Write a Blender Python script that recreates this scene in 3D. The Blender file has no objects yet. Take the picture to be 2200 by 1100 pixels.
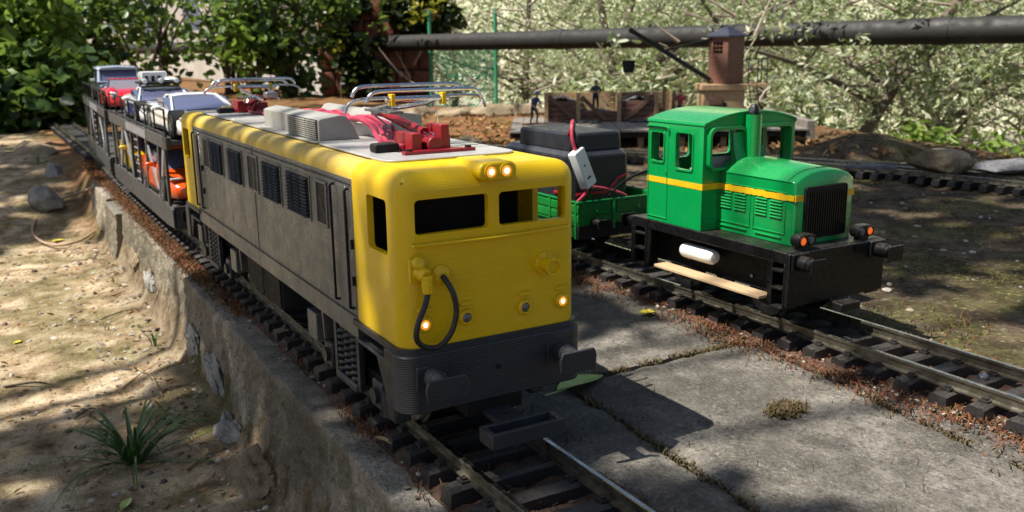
# Garden railway: 1 Blender unit = 10 cm of the real place.
# Track 1 runs along +Y (x = 0, rail head z = 0), track 2 parallel to it at x = 3.106.
import bpy, bmesh, math, random
import numpy as np
from mathutils import Vector, Matrix, noise as mn
random.seed(11); RNG = np.random.default_rng(11)
SC = bpy.context.scene
C = SC.collection
R = math.radians

# ------------------------------------------------------------------ camera
cam = bpy.data.cameras.new('camera'); CAM = bpy.data.objects.new('camera', cam); C.objects.link(CAM)
cr = Vector((0.86548751, -0.50077698, -0.0124009)); cu = Vector((0.1239474, 0.19009974, 0.9739092)); cf = Vector((0.4853539, 0.84444331, -0.22659895))
CPOS = Vector((-2.11617496, -3.8572036, 2.02233125)); FPX = 1953.55
CAM.matrix_world = Matrix(((cr.x, cu.x, -cf.x, CPOS.x), (cr.y, cu.y, -cf.y, CPOS.y), (cr.z, cu.z, -cf.z, CPOS.z), (0, 0, 0, 1)))
cam.sensor_width = 36.0; cam.lens = 36.0 * FPX / 2200.0
cam.clip_start = 0.05; cam.clip_end = 2000.0
cam.dof.use_dof = True; cam.dof.focus_distance = 5.2; cam.dof.aperture_fstop = 2.3
SC.camera = CAM
# ------------------------------------------------------------------ sky, sun, exposure
SUNV = Vector((-0.95, 0.15, 1.60)).normalized()
w = bpy.data.worlds.new('World'); SC.world = w; w.use_nodes = True
nt = w.node_tree; bg = nt.nodes['Background']
sky = nt.nodes.new('ShaderNodeTexSky'); sky.sky_type = 'NISHITA'; sky.sun_disc = False; sky.dust_density = 1.8; sky.ozone_density = .8; sky.air_density = 1.0
sky.sun_elevation = math.asin(SUNV.z); sky.sun_rotation = math.atan2(SUNV.x, SUNV.y)
nt.links.new(sky.outputs[0], bg.inputs[0]); bg.inputs[1].default_value = 0.062
sl = bpy.data.lights.new('sun', 'SUN'); sl.energy = 5.0; sl.angle = R(0.5); sl.color = (1.0, 0.945, 0.85)
so = bpy.data.objects.new('sun', sl); C.objects.link(so); so.rotation_euler = (-SUNV).to_track_quat('-Z', 'Y').to_euler(); so.location = SUNV * 60
SC.view_settings.view_transform = 'Standard'; SC.view_settings.look = 'None'
SC.view_settings.exposure = 0.82; SC.view_settings.gamma = 1.0; SC.view_settings.use_curve_mapping = False
SC.cycles.max_bounces = 8; SC.cycles.diffuse_bounces = 4; SC.cycles.glossy_bounces = 4; SC.cycles.transparent_max_bounces = 12
SC.cycles.caustics_reflective = False; SC.cycles.caustics_refractive = False
SC.cycles.use_denoising = True

def pix(px, py, D):                       # a place in the world from a sighting line, D units in front of the camera
    return CPOS + D * ((px - 1100) / FPX * cr - (py - 550) / FPX * cu + cf)
def pixz(px, py, z):
    d = (px - 1100) / FPX * cr - (py - 550) / FPX * cu + cf
    return CPOS + d * ((z - CPOS.z) / d.z)

# ------------------------------------------------------------------ mesh helpers
class MB:
    def __init__(s): s.v = []; s.f = []; s.M = None
    def add(s, vs, fs):
        b = len(s.v)
        if s.M is not None: vs = [tuple(s.M @ Vector(q)) for q in vs]
        s.v.extend([tuple(q) for q in vs]); s.f.extend([tuple(i + b for i in q) for q in fs]); return s
    def box(s, x0, x1, y0, y1, z0, z1):
        return s.add([(x0,y0,z0),(x1,y0,z0),(x1,y1,z0),(x0,y1,z0),(x0,y0,z1),(x1,y0,z1),(x1,y1,z1),(x0,y1,z1)],
                     [(0,3,2,1),(4,5,6,7),(0,1,5,4),(1,2,6,5),(2,3,7,6),(3,0,4,7)])
    def obox(s, c, size, rot=None):
        m = Matrix.Translation(Vector(c))
        if rot is not None: m = m @ rot.to_4x4()
        h = [q / 2 for q in size]
        vs = [m @ Vector((a*h[0], b*h[1], d*h[2])) for d in (-1,1) for a, b in ((-1,-1),(1,-1),(1,1),(-1,1))]
        return s.add(vs, [(0,3,2,1),(4,5,6,7),(0,1,5,4),(1,2,6,5),(2,3,7,6),(3,0,4,7)])
    def beam(s, p0, p1, w, h, up=(0,0,1)):
        p0 = Vector(p0); p1 = Vector(p1); d = (p1-p0); L = d.length; d.normalize(); u = Vector(up)
        x = d.cross(u)
        if x.length < 1e-4: x = d.cross(Vector((1,0,0)))
        x.normalize(); z = x.cross(d)
        return s.obox((p0+p1)/2, (w, L, h), Matrix((x, d, z)).transposed())
    def cyl(s, p0, p1, r0, r1=None, n=14, caps=True):
        return s.tube([p0, p1], [r0, r0 if r1 is None else r1], n, caps)
    def tube(s, pts, r, n=8, caps=True):
        pts = [Vector(p) for p in pts]; k = len(pts)
        rs = r if isinstance(r, (list, tuple)) else [r]*k
        vs = []; fs = []; prev = None
        for i, p in enumerate(pts):
            t = (pts[min(i+1,k-1)] - pts[max(i-1,0)])
            if t.length < 1e-9: t = Vector((0,0,1))
            t.normalize()
            if prev is None:
                a = t.cross(Vector((0,0,1)));
                if a.length < 1e-3: a = t.cross(Vector((0,1,0)))
            else: a = prev - t*prev.dot(t)
            a.normalize(); prev = a; b = t.cross(a)
            for j in range(n):
                q = 2*math.pi*(j+.5)/n; vs.append(p + rs[i]*(math.cos(q)*a + math.sin(q)*b))
        for i in range(k-1):
            for j in range(n):
                fs.append((i*n+j, i*n+(j+1)%n, (i+1)*n+(j+1)%n, (i+1)*n+j))
        if caps: fs.append(tuple(range(n-1,-1,-1))); fs.append(tuple((k-1)*n+j for j in range(n)))
        return s.add(vs, fs)
    def prism(s, poly, ax, a0, a1):
        n = len(poly)
        def P(q, a): return {'x': (a, q[0], q[1]), 'y': (q[0], a, q[1]), 'z': (q[0], q[1], a)}[ax]
        return s.add([P(q,a0) for q in poly]+[P(q,a1) for q in poly],
              [tuple(range(n-1,-1,-1)), tuple(range(n,2*n))] + [(i,(i+1)%n,n+(i+1)%n,n+i) for i in range(n)])
    def lathe(s, prof, o, ax, n=18):
        o = Vector(o); ax = Vector(ax).normalized(); a = ax.cross(Vector((0,0,1)))
        if a.length < 1e-3: a = ax.cross(Vector((0,1,0)))
        a.normalize(); b = ax.cross(a); vs = []; fs = []; k = len(prof)
        for r, h in prof:
            for j in range(n):
                q = 2*math.pi*j/n; vs.append(o + ax*h + max(r,1e-5)*(math.cos(q)*a + math.sin(q)*b))
        for i in range(k-1):
            for j in range(n): fs.append((i*n+j, i*n+(j+1)%n, (i+1)*n+(j+1)%n, (i+1)*n+j))
        fs.append(tuple(range(n-1,-1,-1))); fs.append(tuple((k-1)*n+j for j in range(n)))
        return s.add(vs, fs)
    def ell(s, c, r, n=12, m=8):
        c = Vector(c); r = (r,r,r) if not isinstance(r,(tuple,list)) else r
        vs = [(c.x, c.y, c.z - r[2])]; fs = []
        for i in range(1, m):
            t = -math.pi/2 + math.pi*i/m
            for j in range(n):
                q = 2*math.pi*j/n; vs.append((c.x+r[0]*math.cos(t)*math.cos(q), c.y+r[1]*math.cos(t)*math.sin(q), c.z+r[2]*math.sin(t)))
        vs.append((c.x, c.y, c.z+r[2])); T = len(vs)-1
        for j in range(n):
            fs.append((0, 1+(j+1)%n, 1+j)); fs.append((T, 1+(m-2)*n+j, 1+(m-2)*n+(j+1)%n))
            for i in range(m-2): a = 1+i*n; fs.append((a+j, a+(j+1)%n, a+n+(j+1)%n, a+n+j))
        return s.add(vs, fs)
    def loft(s, rings, closed=True, caps=True):
        n = len(rings[0]); vs = [p for r in rings for p in r]; fs = []
        for i in range(len(rings)-1):
            for j in range(n if closed else n-1): fs.append((i*n+j, i*n+(j+1)%n, (i+1)*n+(j+1)%n, (i+1)*n+j))
        if caps: fs.append(tuple(range(n-1,-1,-1))); fs.append(tuple((len(rings)-1)*n+j for j in range(n)))
        return s.add(vs, fs)
    def mesh(s, name, smooth=40):
        me = bpy.data.meshes.new(name); me.from_pydata(s.v, [], s.f)
        bm = bmesh.new(); bm.from_mesh(me); bmesh.ops.recalc_face_normals(bm, faces=bm.faces); bm.to_mesh(me); bm.free()
        if smooth: me.shade_smooth(); me.set_sharp_from_angle(angle=R(smooth))
        return me
    def build(s, name, m, parent=None, bevel=0, seg=2, smooth=40, loc=None, rot=None):
        o = link(name, s.mesh(name, smooth), m, parent)
        if bevel:
            b = o.modifiers.new('bevel', 'BEVEL'); b.width = bevel; b.segments = seg; b.limit_method = 'ANGLE'; b.angle_limit = R(38); b.harden_normals = False
        if loc is not None: o.location = loc
        if rot is not None: o.rotation_euler = rot
        return o
def link(name, me, m=None, parent=None):
    o = bpy.data.objects.new(name, me); C.objects.link(o)
    if m is not None and len(me.materials) == 0: me.materials.append(m)
    if parent is not None: o.parent = parent
    return o
def tag(o, label, cat, group=None):
    o['label'] = label; o['category'] = cat
    if group: o['group'] = group
    return o
def thing(name, label, cat, loc=(0,0,0), rz=0, group=None):
    o = bpy.data.objects.new(name, None); C.objects.link(o); o.location = loc; o.rotation_euler = (0,0,rz); o.empty_display_size = .1
    return tag(o, label, cat, group)
def kind(o, k): o['kind'] = k; return o
def evalmesh(o):                          # bake an object's modifiers into its own mesh
    dg = bpy.context.evaluated_depsgraph_get(); dg.update()
    me = bpy.data.meshes.new_from_object(o.evaluated_get(dg)); o.modifiers.clear(); old = o.data; o.data = me
    bpy.data.meshes.remove(old); return o
def cut(o, cutters, smooth=40):
    par = o.parent; o.parent = None
    for c in cutters:
        b = o.modifiers.new('b', 'BOOLEAN'); b.operation = 'DIFFERENCE'; b.solver = 'EXACT'; b.object = c
    evalmesh(o)
    for c in cutters: me = c.data; bpy.data.objects.remove(c); bpy.data.meshes.remove(me)
    o.data.shade_smooth(); o.data.set_sharp_from_angle(angle=R(smooth)); o.parent = par; return o
def copy_tree(o, parent=None):
    c = o.copy(); C.objects.link(c)
    if parent is not None: c.parent = parent
    for ch in o.children: copy_tree(ch, c)
    return c
def spline(pts, k=8):                     # Catmull-Rom through the points
    P = [Vector(p) for p in pts]; P = [2*P[0]-P[1]] + P + [2*P[-1]-P[-2]]; out = []
    for i in range(1, len(P)-2):
        for j in range(k):
            t = j/k; a,b,c,d = P[i-1],P[i],P[i+1],P[i+2]
            out.append(.5*((2*b)+(c-a)*t+(2*a-5*b+4*c-d)*t*t+(3*b-a-3*c+d)*t**3))
    return out + [P[-2]]
def rect_round(x0, x1, z0, z1, r, k=4):
    out = []
    for cx, cz, a0 in ((x1-r,z0+r,-90),(x1-r,z1-r,0),(x0+r,z1-r,90),(x0+r,z0+r,180)):
        for i in range(k+1): a = R(a0+90*i/k); out.append((cx+r*math.cos(a), cz+r*math.sin(a)))
    return out

# ------------------------------------------------------------------ materials
def N(nt, t, **kw):
    n = nt.nodes.new(t)
    for k, v in kw.items():
        if k in n.inputs: n.inputs[k].default_value = v
        else: setattr(n, k, v)
    return n
def newmat(name):
    m = bpy.data.materials.new(name); m.use_nodes = True; nt = m.node_tree; return m, nt, nt.nodes['Principled BSDF']
def posn(nt, scale=(1,1,1)):
    g = N(nt, 'ShaderNodeNewGeometry'); mp = N(nt, 'ShaderNodeMapping'); nt.links.new(g.outputs['Position'], mp.inputs[0]); mp.inputs[3].default_value = scale
    return mp.outputs[0]
def noise(nt, vec, scale, detail=4, rough=.55):
    n = N(nt, 'ShaderNodeTexNoise', Scale=scale, Detail=detail, Roughness=rough); nt.links.new(vec, n.inputs['Vector']); return n.outputs['Fac']
def ramp(nt, fac, stops):
    r = N(nt, 'ShaderNodeValToRGB'); nt.links.new(fac, r.inputs[0]); e = r.color_ramp.elements
    while len(e) < len(stops): e.new(.5)
    for q, (p, c) in zip(e, stops): q.position = p; q.color = (c[0],c[1],c[2],1) if isinstance(c,(tuple,list)) else (c,c,c,1)
    return r.outputs[0]
def mix(nt, fac, a, b, mode='MIX'):
    m = N(nt, 'ShaderNodeMix', data_type='RGBA', blend_type=mode)
    for s, q in ((m.inputs[0], fac), (m.inputs[6], a), (m.inputs[7], b)):
        if hasattr(q, 'links'): nt.links.new(q, s)
        elif isinstance(q, (int, float)): s.default_value = q
        else: s.default_value = (q[0],q[1],q[2],1)
    return m.outputs[2]
def bump(nt, bs, h, strength, dist, prev=None):
    b = N(nt, 'ShaderNodeBump', Strength=strength, Distance=dist); nt.links.new(h, b.inputs['Height'])
    if prev is not None: nt.links.new(prev, b.inputs['Normal'])
    nt.links.new(b.outputs[0], bs.inputs['Normal']); return b.outputs[0]
def pm(name, c1, c2=None, scale=6, rough=.5, metal=0, bstr=.15, bscale=60, bdist=.01, coat=0, layers=0, spec=.5, rvar=.15, stretch=(1,1,1), dust=0):
    m, nt, bs = newmat(name); v = posn(nt, stretch)
    c2 = c2 or tuple(q*.75 for q in c1)
    f = noise(nt, v, scale, 5); col = ramp(nt, f, ((.3,c2),(.68,c1)))
    if dust:                              # settled dust and grit on faces that look upwards
        g = N(nt, 'ShaderNodeNewGeometry'); sp = N(nt, 'ShaderNodeSeparateXYZ'); nt.links.new(g.outputs['Normal'], sp.inputs[0])
        mr = N(nt, 'ShaderNodeMapRange'); mr.inputs[1].default_value = .35; mr.inputs[2].default_value = .95; nt.links.new(sp.outputs[2], mr.inputs[0])
        m1 = N(nt, 'ShaderNodeMath', operation='MULTIPLY'); nt.links.new(mr.outputs[0], m1.inputs[0]); nt.links.new(ramp(nt, noise(nt, posn(nt), 34, 5, .7), ((.42,.15*dust),(.66,dust))), m1.inputs[1])
        col = mix(nt, m1.outputs[0], col, (.36,.31,.24))
        sc = mix(nt, ramp(nt, noise(nt, posn(nt), 5.5, 6, .72), ((.60,0),(.70,.35*dust))), col, (.30,.26,.20)); col = sc
    nt.links.new(col, bs.inputs['Base Color'])
    rr = ramp(nt, noise(nt, v, scale*2.7, 3), ((.3,max(.02,rough-rvar)),(.7,min(1,rough+rvar)))); nt.links.new(rr, bs.inputs['Roughness'])
    bs.inputs['Metallic'].default_value = metal; bs.inputs['Coat Weight'].default_value = coat; bs.inputs['Specular IOR Level'].default_value = spec
    nrm = None
    if bstr: nrm = bump(nt, bs, noise(nt, v, bscale, 4), bstr, bdist)
    if layers:                            # the fine horizontal lines of printed plastic
        g = posn(nt); wv = N(nt, 'ShaderNodeTexWave', wave_type='BANDS', bands_direction='Z', Scale=26.0, Distortion=.6, Detail=2.0); nt.links.new(g, wv.inputs['Vector'])
        nrm = bump(nt, bs, wv.outputs['Fac'], layers, .004, nrm)
    return m
def emit(name, col, s):
    m, nt, bs = newmat(name); bs.inputs['Base Color'].default_value = (*col,1); bs.inputs['Emission Color'].default_value = (*col,1); bs.inputs['Emission Strength'].default_value = s; return m
def leafmat(name, cols, trans=.35, rough=.45, spec=.4):
    m, nt, bs = newmat(name); g = N(nt, 'ShaderNodeNewGeometry'); k = len(cols)
    rp = ramp(nt, g.outputs['Random Per Island'], [((i+.5)/k, c) for i, c in enumerate(cols)])
    nt.links.new(rp, bs.inputs['Base Color']); bs.inputs['Roughness'].default_value = rough; bs.inputs['Specular IOR Level'].default_value = spec
    tr = N(nt, 'ShaderNodeBsdfTranslucent'); nt.links.new(mix(nt, .5, rp, (.25,.35,.05)), tr.inputs[0])
    ms = N(nt, 'ShaderNodeMixShader'); ms.inputs[0].default_value = trans
    nt.links.new(bs.outputs[0], ms.inputs[1]); nt.links.new(tr.outputs[0], ms.inputs[2]); nt.links.new(ms.outputs[0], nt.nodes['Material Output'].inputs[0]); return m
def glass(name, tint=(.02,.025,.03), rough=.04, alpha=1.0):
    m, nt, bs = newmat(name); bs.inputs['Base Color'].default_value = (*tint,1); bs.inputs['Roughness'].default_value = rough; bs.inputs['Coat Weight'].default_value = .6
    bs.inputs['Alpha'].default_value = alpha; return m

YEL = pm('yellow_paint', (.70,.465,.002), (.63,.41,.002), 3, .38, bstr=.08, layers=.10, coat=.05, spec=.4)
YDUSTY = pm('yellow_roof_paint', (.66,.44,.03), (.52,.36,.05), 5, .5, bstr=.15, layers=.05, spec=.4, dust=.55)
GREYSIDE = pm('pewter_grey_paint', (.165,.158,.146), (.145,.138,.127), 4, .36, metal=.5, bstr=.12, bscale=30, layers=.6)
GREYDK = pm('dark_grey_paint', (.018,.0185,.019), (.012,.0125,.013), 8, .62, bstr=.15, layers=.2, spec=.25)
SLATE = pm('slate_blue_grey_paint', (.022,.025,.032), (.015,.017,.023), 5, .46, bstr=.15, layers=.25, dust=.10)
BLACK = pm('black_plastic', (.007,.007,.0075), (.004,.004,.0045), 9, .34, bstr=.08, spec=.4, dust=.10)
BLACKM = pm('matt_black', (.008,.008,.008), (.005,.005,.005), 9, .7, bstr=.2, spec=.3, dust=.06)
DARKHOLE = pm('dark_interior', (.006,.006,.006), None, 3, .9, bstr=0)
LGREY = pm('light_grey_plastic', (.33,.325,.30), (.27,.265,.245), 6, .5, bstr=.06, layers=.08, dust=.25)
OFFW = pm('roof_plate_white', (.40,.405,.41), (.33,.335,.34), 4, .35, bstr=.05, dust=.3)
REDP = pm('red_plastic', (.26,.009,.014), (.19,.006,.010), 7, .35, bstr=.08)
CABLE = pm('red_cable', (.52,.055,.10), (.40,.03,.06), 9, .4, bstr=.05)
CHROME = pm('chrome_wire', (.75,.75,.75), (.55,.55,.56), 14, .22, metal=1, bstr=.15, bscale=40)
RUBBER = pm('black_rubber', (.016,.016,.017), (.01,.01,.01), 8, .5, bstr=.1)
GRN = pm('green_paint', (.002,.27,.062), (.002,.235,.052), 4, .24, bstr=.02, layers=.06, coat=.35, rvar=.08, dust=.10)
GRNDK = pm('wagon_green', (.008,.20,.03), (.006,.13,.02), 6, .35, bstr=.08)
YSTRIPE = pm('yellow_stripe_paint', (.75,.48,.01), (.66,.38,.01), 9, .4, bstr=.1)
WHITEP = pm('white_plastic', (.78,.78,.76), (.70,.70,.68), 6, .4, bstr=.08, layers=.12)
WOOD = pm('pale_wood', (.55,.40,.24), (.42,.29,.16), 5, .6, bstr=.2, stretch=(9,1,9))
BATT = pm('battery_black', (.022,.023,.027), (.014,.015,.018), 6, .42, bstr=.35, bscale=120, bdist=.004)
BATTED = pm('battery_edge_grey', (.05,.052,.06), None, 6, .35, bstr=.2, bscale=120)
RAILTOP = pm('polished_rail_head', (.62,.60,.55), (.42,.38,.30), 6, .24, metal=1, bstr=.1)
RAIL = pm('weathered_rail', (.30,.28,.23), (.16,.14,.10), 7, .34, metal=.85, bstr=.2, bscale=30)
SLEEPER = pm('brown_black_sleeper_plastic', (.030,.027,.027), (.016,.014,.014), 9, .42, bstr=.35, bscale=50, stretch=(1,6,6), dust=.16)
STEEL = pm('steel', (.35,.35,.36), (.2,.2,.2), 9, .35, metal=.9)
LAMPON = emit('lit_lamp_reflector', (1.0,.45,.08), .35)
BULB = emit('lit_bulb', (1.0,.72,.36), 3.5)
LAMPOFF = pm('lamp_glass', (.16,.16,.17), (.07,.07,.075), 40, .12, bstr=.2, coat=.4)
AMBER = emit('amber_lamp', (1.0,.16,.02), .35)
# ================================================================== the setting
def fbm(x, y, s, o=4, z=0.0): return mn.fractal(Vector((x*s, y*s, z)), 1.0, 2.0, o)
def sstep(a, b, t):
    t = min(1, max(0, (t-a)/(b-a))); return t*t*(3-2*t)
EDGE = [(13.0,-6), (14.2,3), (15.2,6.5), (16.2,10), (17.5,13.5), (17.2,17), (14.5,20.5), (12.4,24), (11,30), (11.5,46)]
def edge_x(y):
    for (a, b), (c, d) in zip(EDGE, EDGE[1:]):
        if b <= y <= d: return a + (c-a)*(y-b)/(d-b)
    return EDGE[0][0] if y < EDGE[0][1] else EDGE[-1][0]
def ground_z(x, y):
    up = -.215 + .035*fbm(x, y, .9) + .02*fbm(x, y, 3.1)
    up += .42*math.exp(-((x-12.9)/1.5)**2 - ((y-8.2)/1.1)**2) + .12*sstep(14, 20, y)*sstep(2, 6, x)
    e = x - edge_x(y)
    if e > -.6: up -= 6.0*sstep(-.2, 9, e)
    up += 70*sstep(50, 190, x*.75 + y*.45) if x > 6 else 0
    lo = -1.03 + .05*fbm(x, y, .8) + .025*fbm(x, y, 3.0) + .75*sstep(12, 19, y + .25*(x+1)) + .10*sstep(-3.5, -7, x)
    lo += .10*math.exp(-((x+.75)/.3)**2)*(.6+.8*fbm(x, y, 1.3))
    t = sstep(-.75 + (0 if y < 11 else .0), -.42, x)
    return lo*(1-t) + up*t
def axis(*seg):
    out = []
    for a, b, n in seg: out += [a + (b-a)*i/n for i in range(n)]
    return out + [seg[-1][1]]
gx = axis((-140,-12,16), (-12,-3.2,40), (-3.2,-.3,46), (-.3,4,30), (4,17,110), (17,40,40), (40,260,40))
gy = axis((-60,-5,12), (-5,0,40), (0,8,90), (8,25,110), (25,60,50), (60,260,40))
vs = [(x, y, ground_z(x, y)) for y in gy for x in gx]; nx = len(gx)
fs = [(j*nx+i, j*nx+i+1, (j+1)*nx+i+1, (j+1)*nx+i) for j in range(len(gy)-1) for i in range(nx-1)]
me = bpy.data.meshes.new('ground'); me.from_pydata(vs, [], fs); me.shade_smooth()
def ground_mat():
    m, nt, bs = newmat('earth'); v = posn(nt)
    g = N(nt, 'ShaderNodeNewGeometry'); sx = N(nt, 'ShaderNodeSeparateXYZ'); nt.links.new(g.outputs['Position'], sx.inputs[0])
    big = noise(nt, v, .9, 5, .6); mid = noise(nt, v, 3.2, 5, .65); fine = noise(nt, v, 17, 5, .7)
    tan = ramp(nt, mid, ((.32,(.12,.082,.045)),(.46,(.33,.24,.14)),(.64,(.58,.47,.32))))
    brn = ramp(nt, mid, ((.32,(.022,.016,.010)),(.48,(.060,.042,.025)),(.68,(.16,.12,.08))))
    rust = ramp(nt, mid, ((.2,(.05,.028,.015)),(.45,(.17,.075,.03)),(.62,(.28,.13,.05)),(.8,(.36,.24,.13))))
    mx = N(nt, 'ShaderNodeMapRange'); mx.inputs[1].default_value = -1.2; mx.inputs[2].default_value = -.4; nt.links.new(sx.outputs[0], mx.inputs[0])
    c = mix(nt, mx.outputs[0], tan, brn)
    my = N(nt, 'ShaderNodeMapRange'); my.inputs[1].default_value = 9.5; my.inputs[2].default_value = 14.5; nt.links.new(sx.outputs[1], my.inputs[0])
    mz = N(nt, 'ShaderNodeMath', operation='MULTIPLY'); nt.links.new(my.outputs[0], mz.inputs[0]); nt.links.new(mx.outputs[0], mz.inputs[1])
    c = mix(nt, mz.outputs[0], c, rust)
    far = N(nt, 'ShaderNodeMapRange'); far.inputs[1].default_value = 24; far.inputs[2].default_value = 40; nt.links.new(sx.outputs[0], far.inputs[0])
    hill = ramp(nt, noise(nt, v, .35, 5, .6), ((.3,(.20,.23,.12)),(.5,(.50,.49,.34)),(.7,(.66,.62,.48))))
    c = mix(nt, far.outputs[0], c, hill)
    moss = ramp(nt, big, ((.46,0),(.58,1))); mm = N(nt, 'ShaderNodeMath', operation='MULTIPLY'); nt.links.new(moss, mm.inputs[0]); nt.links.new(ramp(nt, fine, ((.4,.15),(.62,.85))), mm.inputs[1])
    c = mix(nt, mm.outputs[0], c, ramp(nt, fine, ((.3,(.03,.035,.008)),(.7,(.13,.13,.03)))))
    c = mix(nt, ramp(nt, fine, ((.58,0),(.68,.5))), c, (.40,.35,.27))
    c = mix(nt, ramp(nt, fine, ((.34,.75),(.45,0))), c, (.03,.021,.013))
    nt.links.new(c, bs.inputs['Base Color']); bs.inputs['Roughness'].default_value = .95; bs.inputs['Specular IOR Level'].default_value = .2
    p = bump(nt, bs, mid, .6, .10); p = bump(nt, bs, fine, .9, .035, p); bump(nt, bs, noise(nt, v, 60, 3, .7), .7, .010, p)
    return m
EARTH = ground_mat()
kind(link('ground', me, EARTH), 'structure')

def concrete(name, lo, hi, moss=.25, pit=1.0):
    m, nt, bs = newmat(name); v = posn(nt)
    big = noise(nt, v, 1.3, 5, .6); mid = noise(nt, v, 6, 6, .7); fine = noise(nt, v, 38, 5, .75)
    c = ramp(nt, mid, ((.36,lo),(.62,hi)))
    c = mix(nt, ramp(nt, big, ((.40,.6),(.56,0))), c, tuple(q*.45 for q in lo))
    vo = N(nt, 'ShaderNodeTexVoronoi', Scale=48.0); nt.links.new(v, vo.inputs['Vector'])
    c = mix(nt, ramp(nt, vo.outputs['Distance'], ((.10,.6),(.22,0))), c, mix(nt, fine, (.10,.085,.07), (.62,.57,.48)))
    c = mix(nt, ramp(nt, fine, ((.35,.8),(.47,0))), c, tuple(q*.33 for q in lo))
    c = mix(nt, ramp(nt, fine, ((.55,0),(.68,.55))), c, tuple(min(.6,q*1.75) for q in hi))
    c = mix(nt, ramp(nt, noise(nt, v, .55, 6, .68), ((.44,.55),(.54,0))), c, tuple(q*.5 for q in lo))
    if moss: c = mix(nt, ramp(nt, noise(nt, v, 2.3, 5, .7), ((.56,0),(.72,moss))), c, (.06,.055,.02))
    nt.links.new(c, bs.inputs['Base Color']); bs.inputs['Roughness'].default_value = .92; bs.inputs['Specular IOR Level'].default_value = .25
    p = bump(nt, bs, mid, .5*pit, .05); p = bump(nt, bs, fine, min(1,.8*pit), .012*pit, p); bump(nt, bs, vo.outputs['Distance'], .5, .010, p)
    return m
CONC = concrete('grey_concrete', (.112,.102,.087), (.235,.215,.185))
CONCL = concrete('pale_coping_concrete', (.18,.165,.135), (.36,.33,.275))
CONCW = concrete('yellowish_render', (.22,.185,.132), (.42,.365,.275), .25, 1.6)
SOIL = pm('reddish_soil', (.12,.06,.035), (.045,.026,.018), 9, .95, bstr=1, bscale=30, bdist=.04)
MOSSM = leafmat('rust_moss', [(.05,.018,.012),(.10,.03,.016),(.17,.055,.022),(.25,.11,.04),(.06,.05,.015)], .1, .8)
MOSSG = leafmat('olive_moss', [(.05,.045,.008),(.09,.08,.014),(.14,.12,.02),(.10,.05,.02)], .15, .8)

def slab(name, poly, z1, z0, m, n=26, rough=.012, parent=None, seedz=0.0):
    """A cast slab from four plan corners: gridded top with a worn, chipped outline and real sides."""
    (ax, ay), (bx, by), (cx, cy), (dx, dy) = poly
    L = max(math.hypot(bx-ax, by-ay), math.hypot(dx-ax, dy-ay)); k1 = max(4, int(math.hypot(bx-ax, by-ay)/L*n*2)); k2 = max(4, int(math.hypot(dx-ax, dy-ay)/L*n*2))
    vs = []
    for j in range(k2+1):
        for i in range(k1+1):
            s, t = i/k1, j/k2
            x = (ax*(1-s)+bx*s)*(1-t) + (dx*(1-s)+cx*s)*t; y = (ay*(1-s)+by*s)*(1-t) + (dy*(1-s)+cy*s)*t
            e = i in (0, k1) or j in (0, k2)
            zz = z1 + rough*fbm(x, y, 2.2, 3, seedz) + rough*.7*fbm(x, y, 9, 2, seedz)
            if e: x += .03*fbm(x, y, 4, 3, 5.1+seedz); y += .03*fbm(x, y, 4, 3, 9.3+seedz); zz -= .022 + .02*abs(fbm(x, y, 6, 2, 3.3))
            vs.append((x, y, zz))
    w1 = k1+1; fs = [(j*w1+i, j*w1+i+1, (j+1)*w1+i+1, (j+1)*w1+i) for j in range(k2) for i in range(k1)]
    rim = [i for i in range(k1+1)] + [j*w1+k1 for j in range(1,k2+1)] + [k2*w1+i for i in range(k1-1,-1,-1)] + [j*w1 for j in range(k2-1,0,-1)]
    b = len(vs); vs += [(vs[i][0], vs[i][1], z0) for i in rim]; q = len(rim)
    fs += [(rim[(i+1)%q], rim[i], b+i, b+(i+1)%q) for i in range(q)]
    mb = MB(); mb.add(vs, fs); return mb.build(name, m, parent, smooth=60)
pav = bpy.data.objects.new('pavement', None); C.objects.link(pav); kind(pav, 'structure')
lg = lambda y: .962 + .073*(y-.1); rg = lambda y: 2.60 + .128*(y-.1)          # the two long joints
slab('paving_slab', [(lg(-5)+.012,-5),(rg(-5)-.012,-5),(rg(.93)-.012,.93),(lg(.93)+.012,.90)], -.172, -.35, CONC, 40, .012, pav, 1)
slab('paving_slab', [(lg(.98)+.012,.955),(rg(.98)-.012,.99),(rg(5.0)-.02,5.0),(lg(5.0)+.02,5.0)], -.176, -.35, CONC, 34, .012, pav, 2)
slab('paving_slab', [(lg(5.05)+.02,5.05),(rg(5.05)-.2,5.05),(rg(9)-.5,9),(lg(9)+.02,9)], -.18, -.35, CONC, 24, .012, pav, 3)
slab('paving_slab', [(.47,-5),(lg(-5)-.012,-5),(lg(2.0)-.012,2.0),(.47,2.0)], -.168, -.35, CONC, 40, .012, pav, 4)
slab('paving_slab', [(.47,2.04),(lg(2.04)-.02,2.04),(lg(9)-.02,9),(.47,9)], -.174, -.35, CONC, 40, .012, pav, 5)
slab('paving_slab', [(rg(-5)+.015,-5),(2.80,-5),(2.80,.6),(rg(.6)+.012,.6)], -.178, -.35, CONC, 40, .012, pav, 6)

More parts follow.
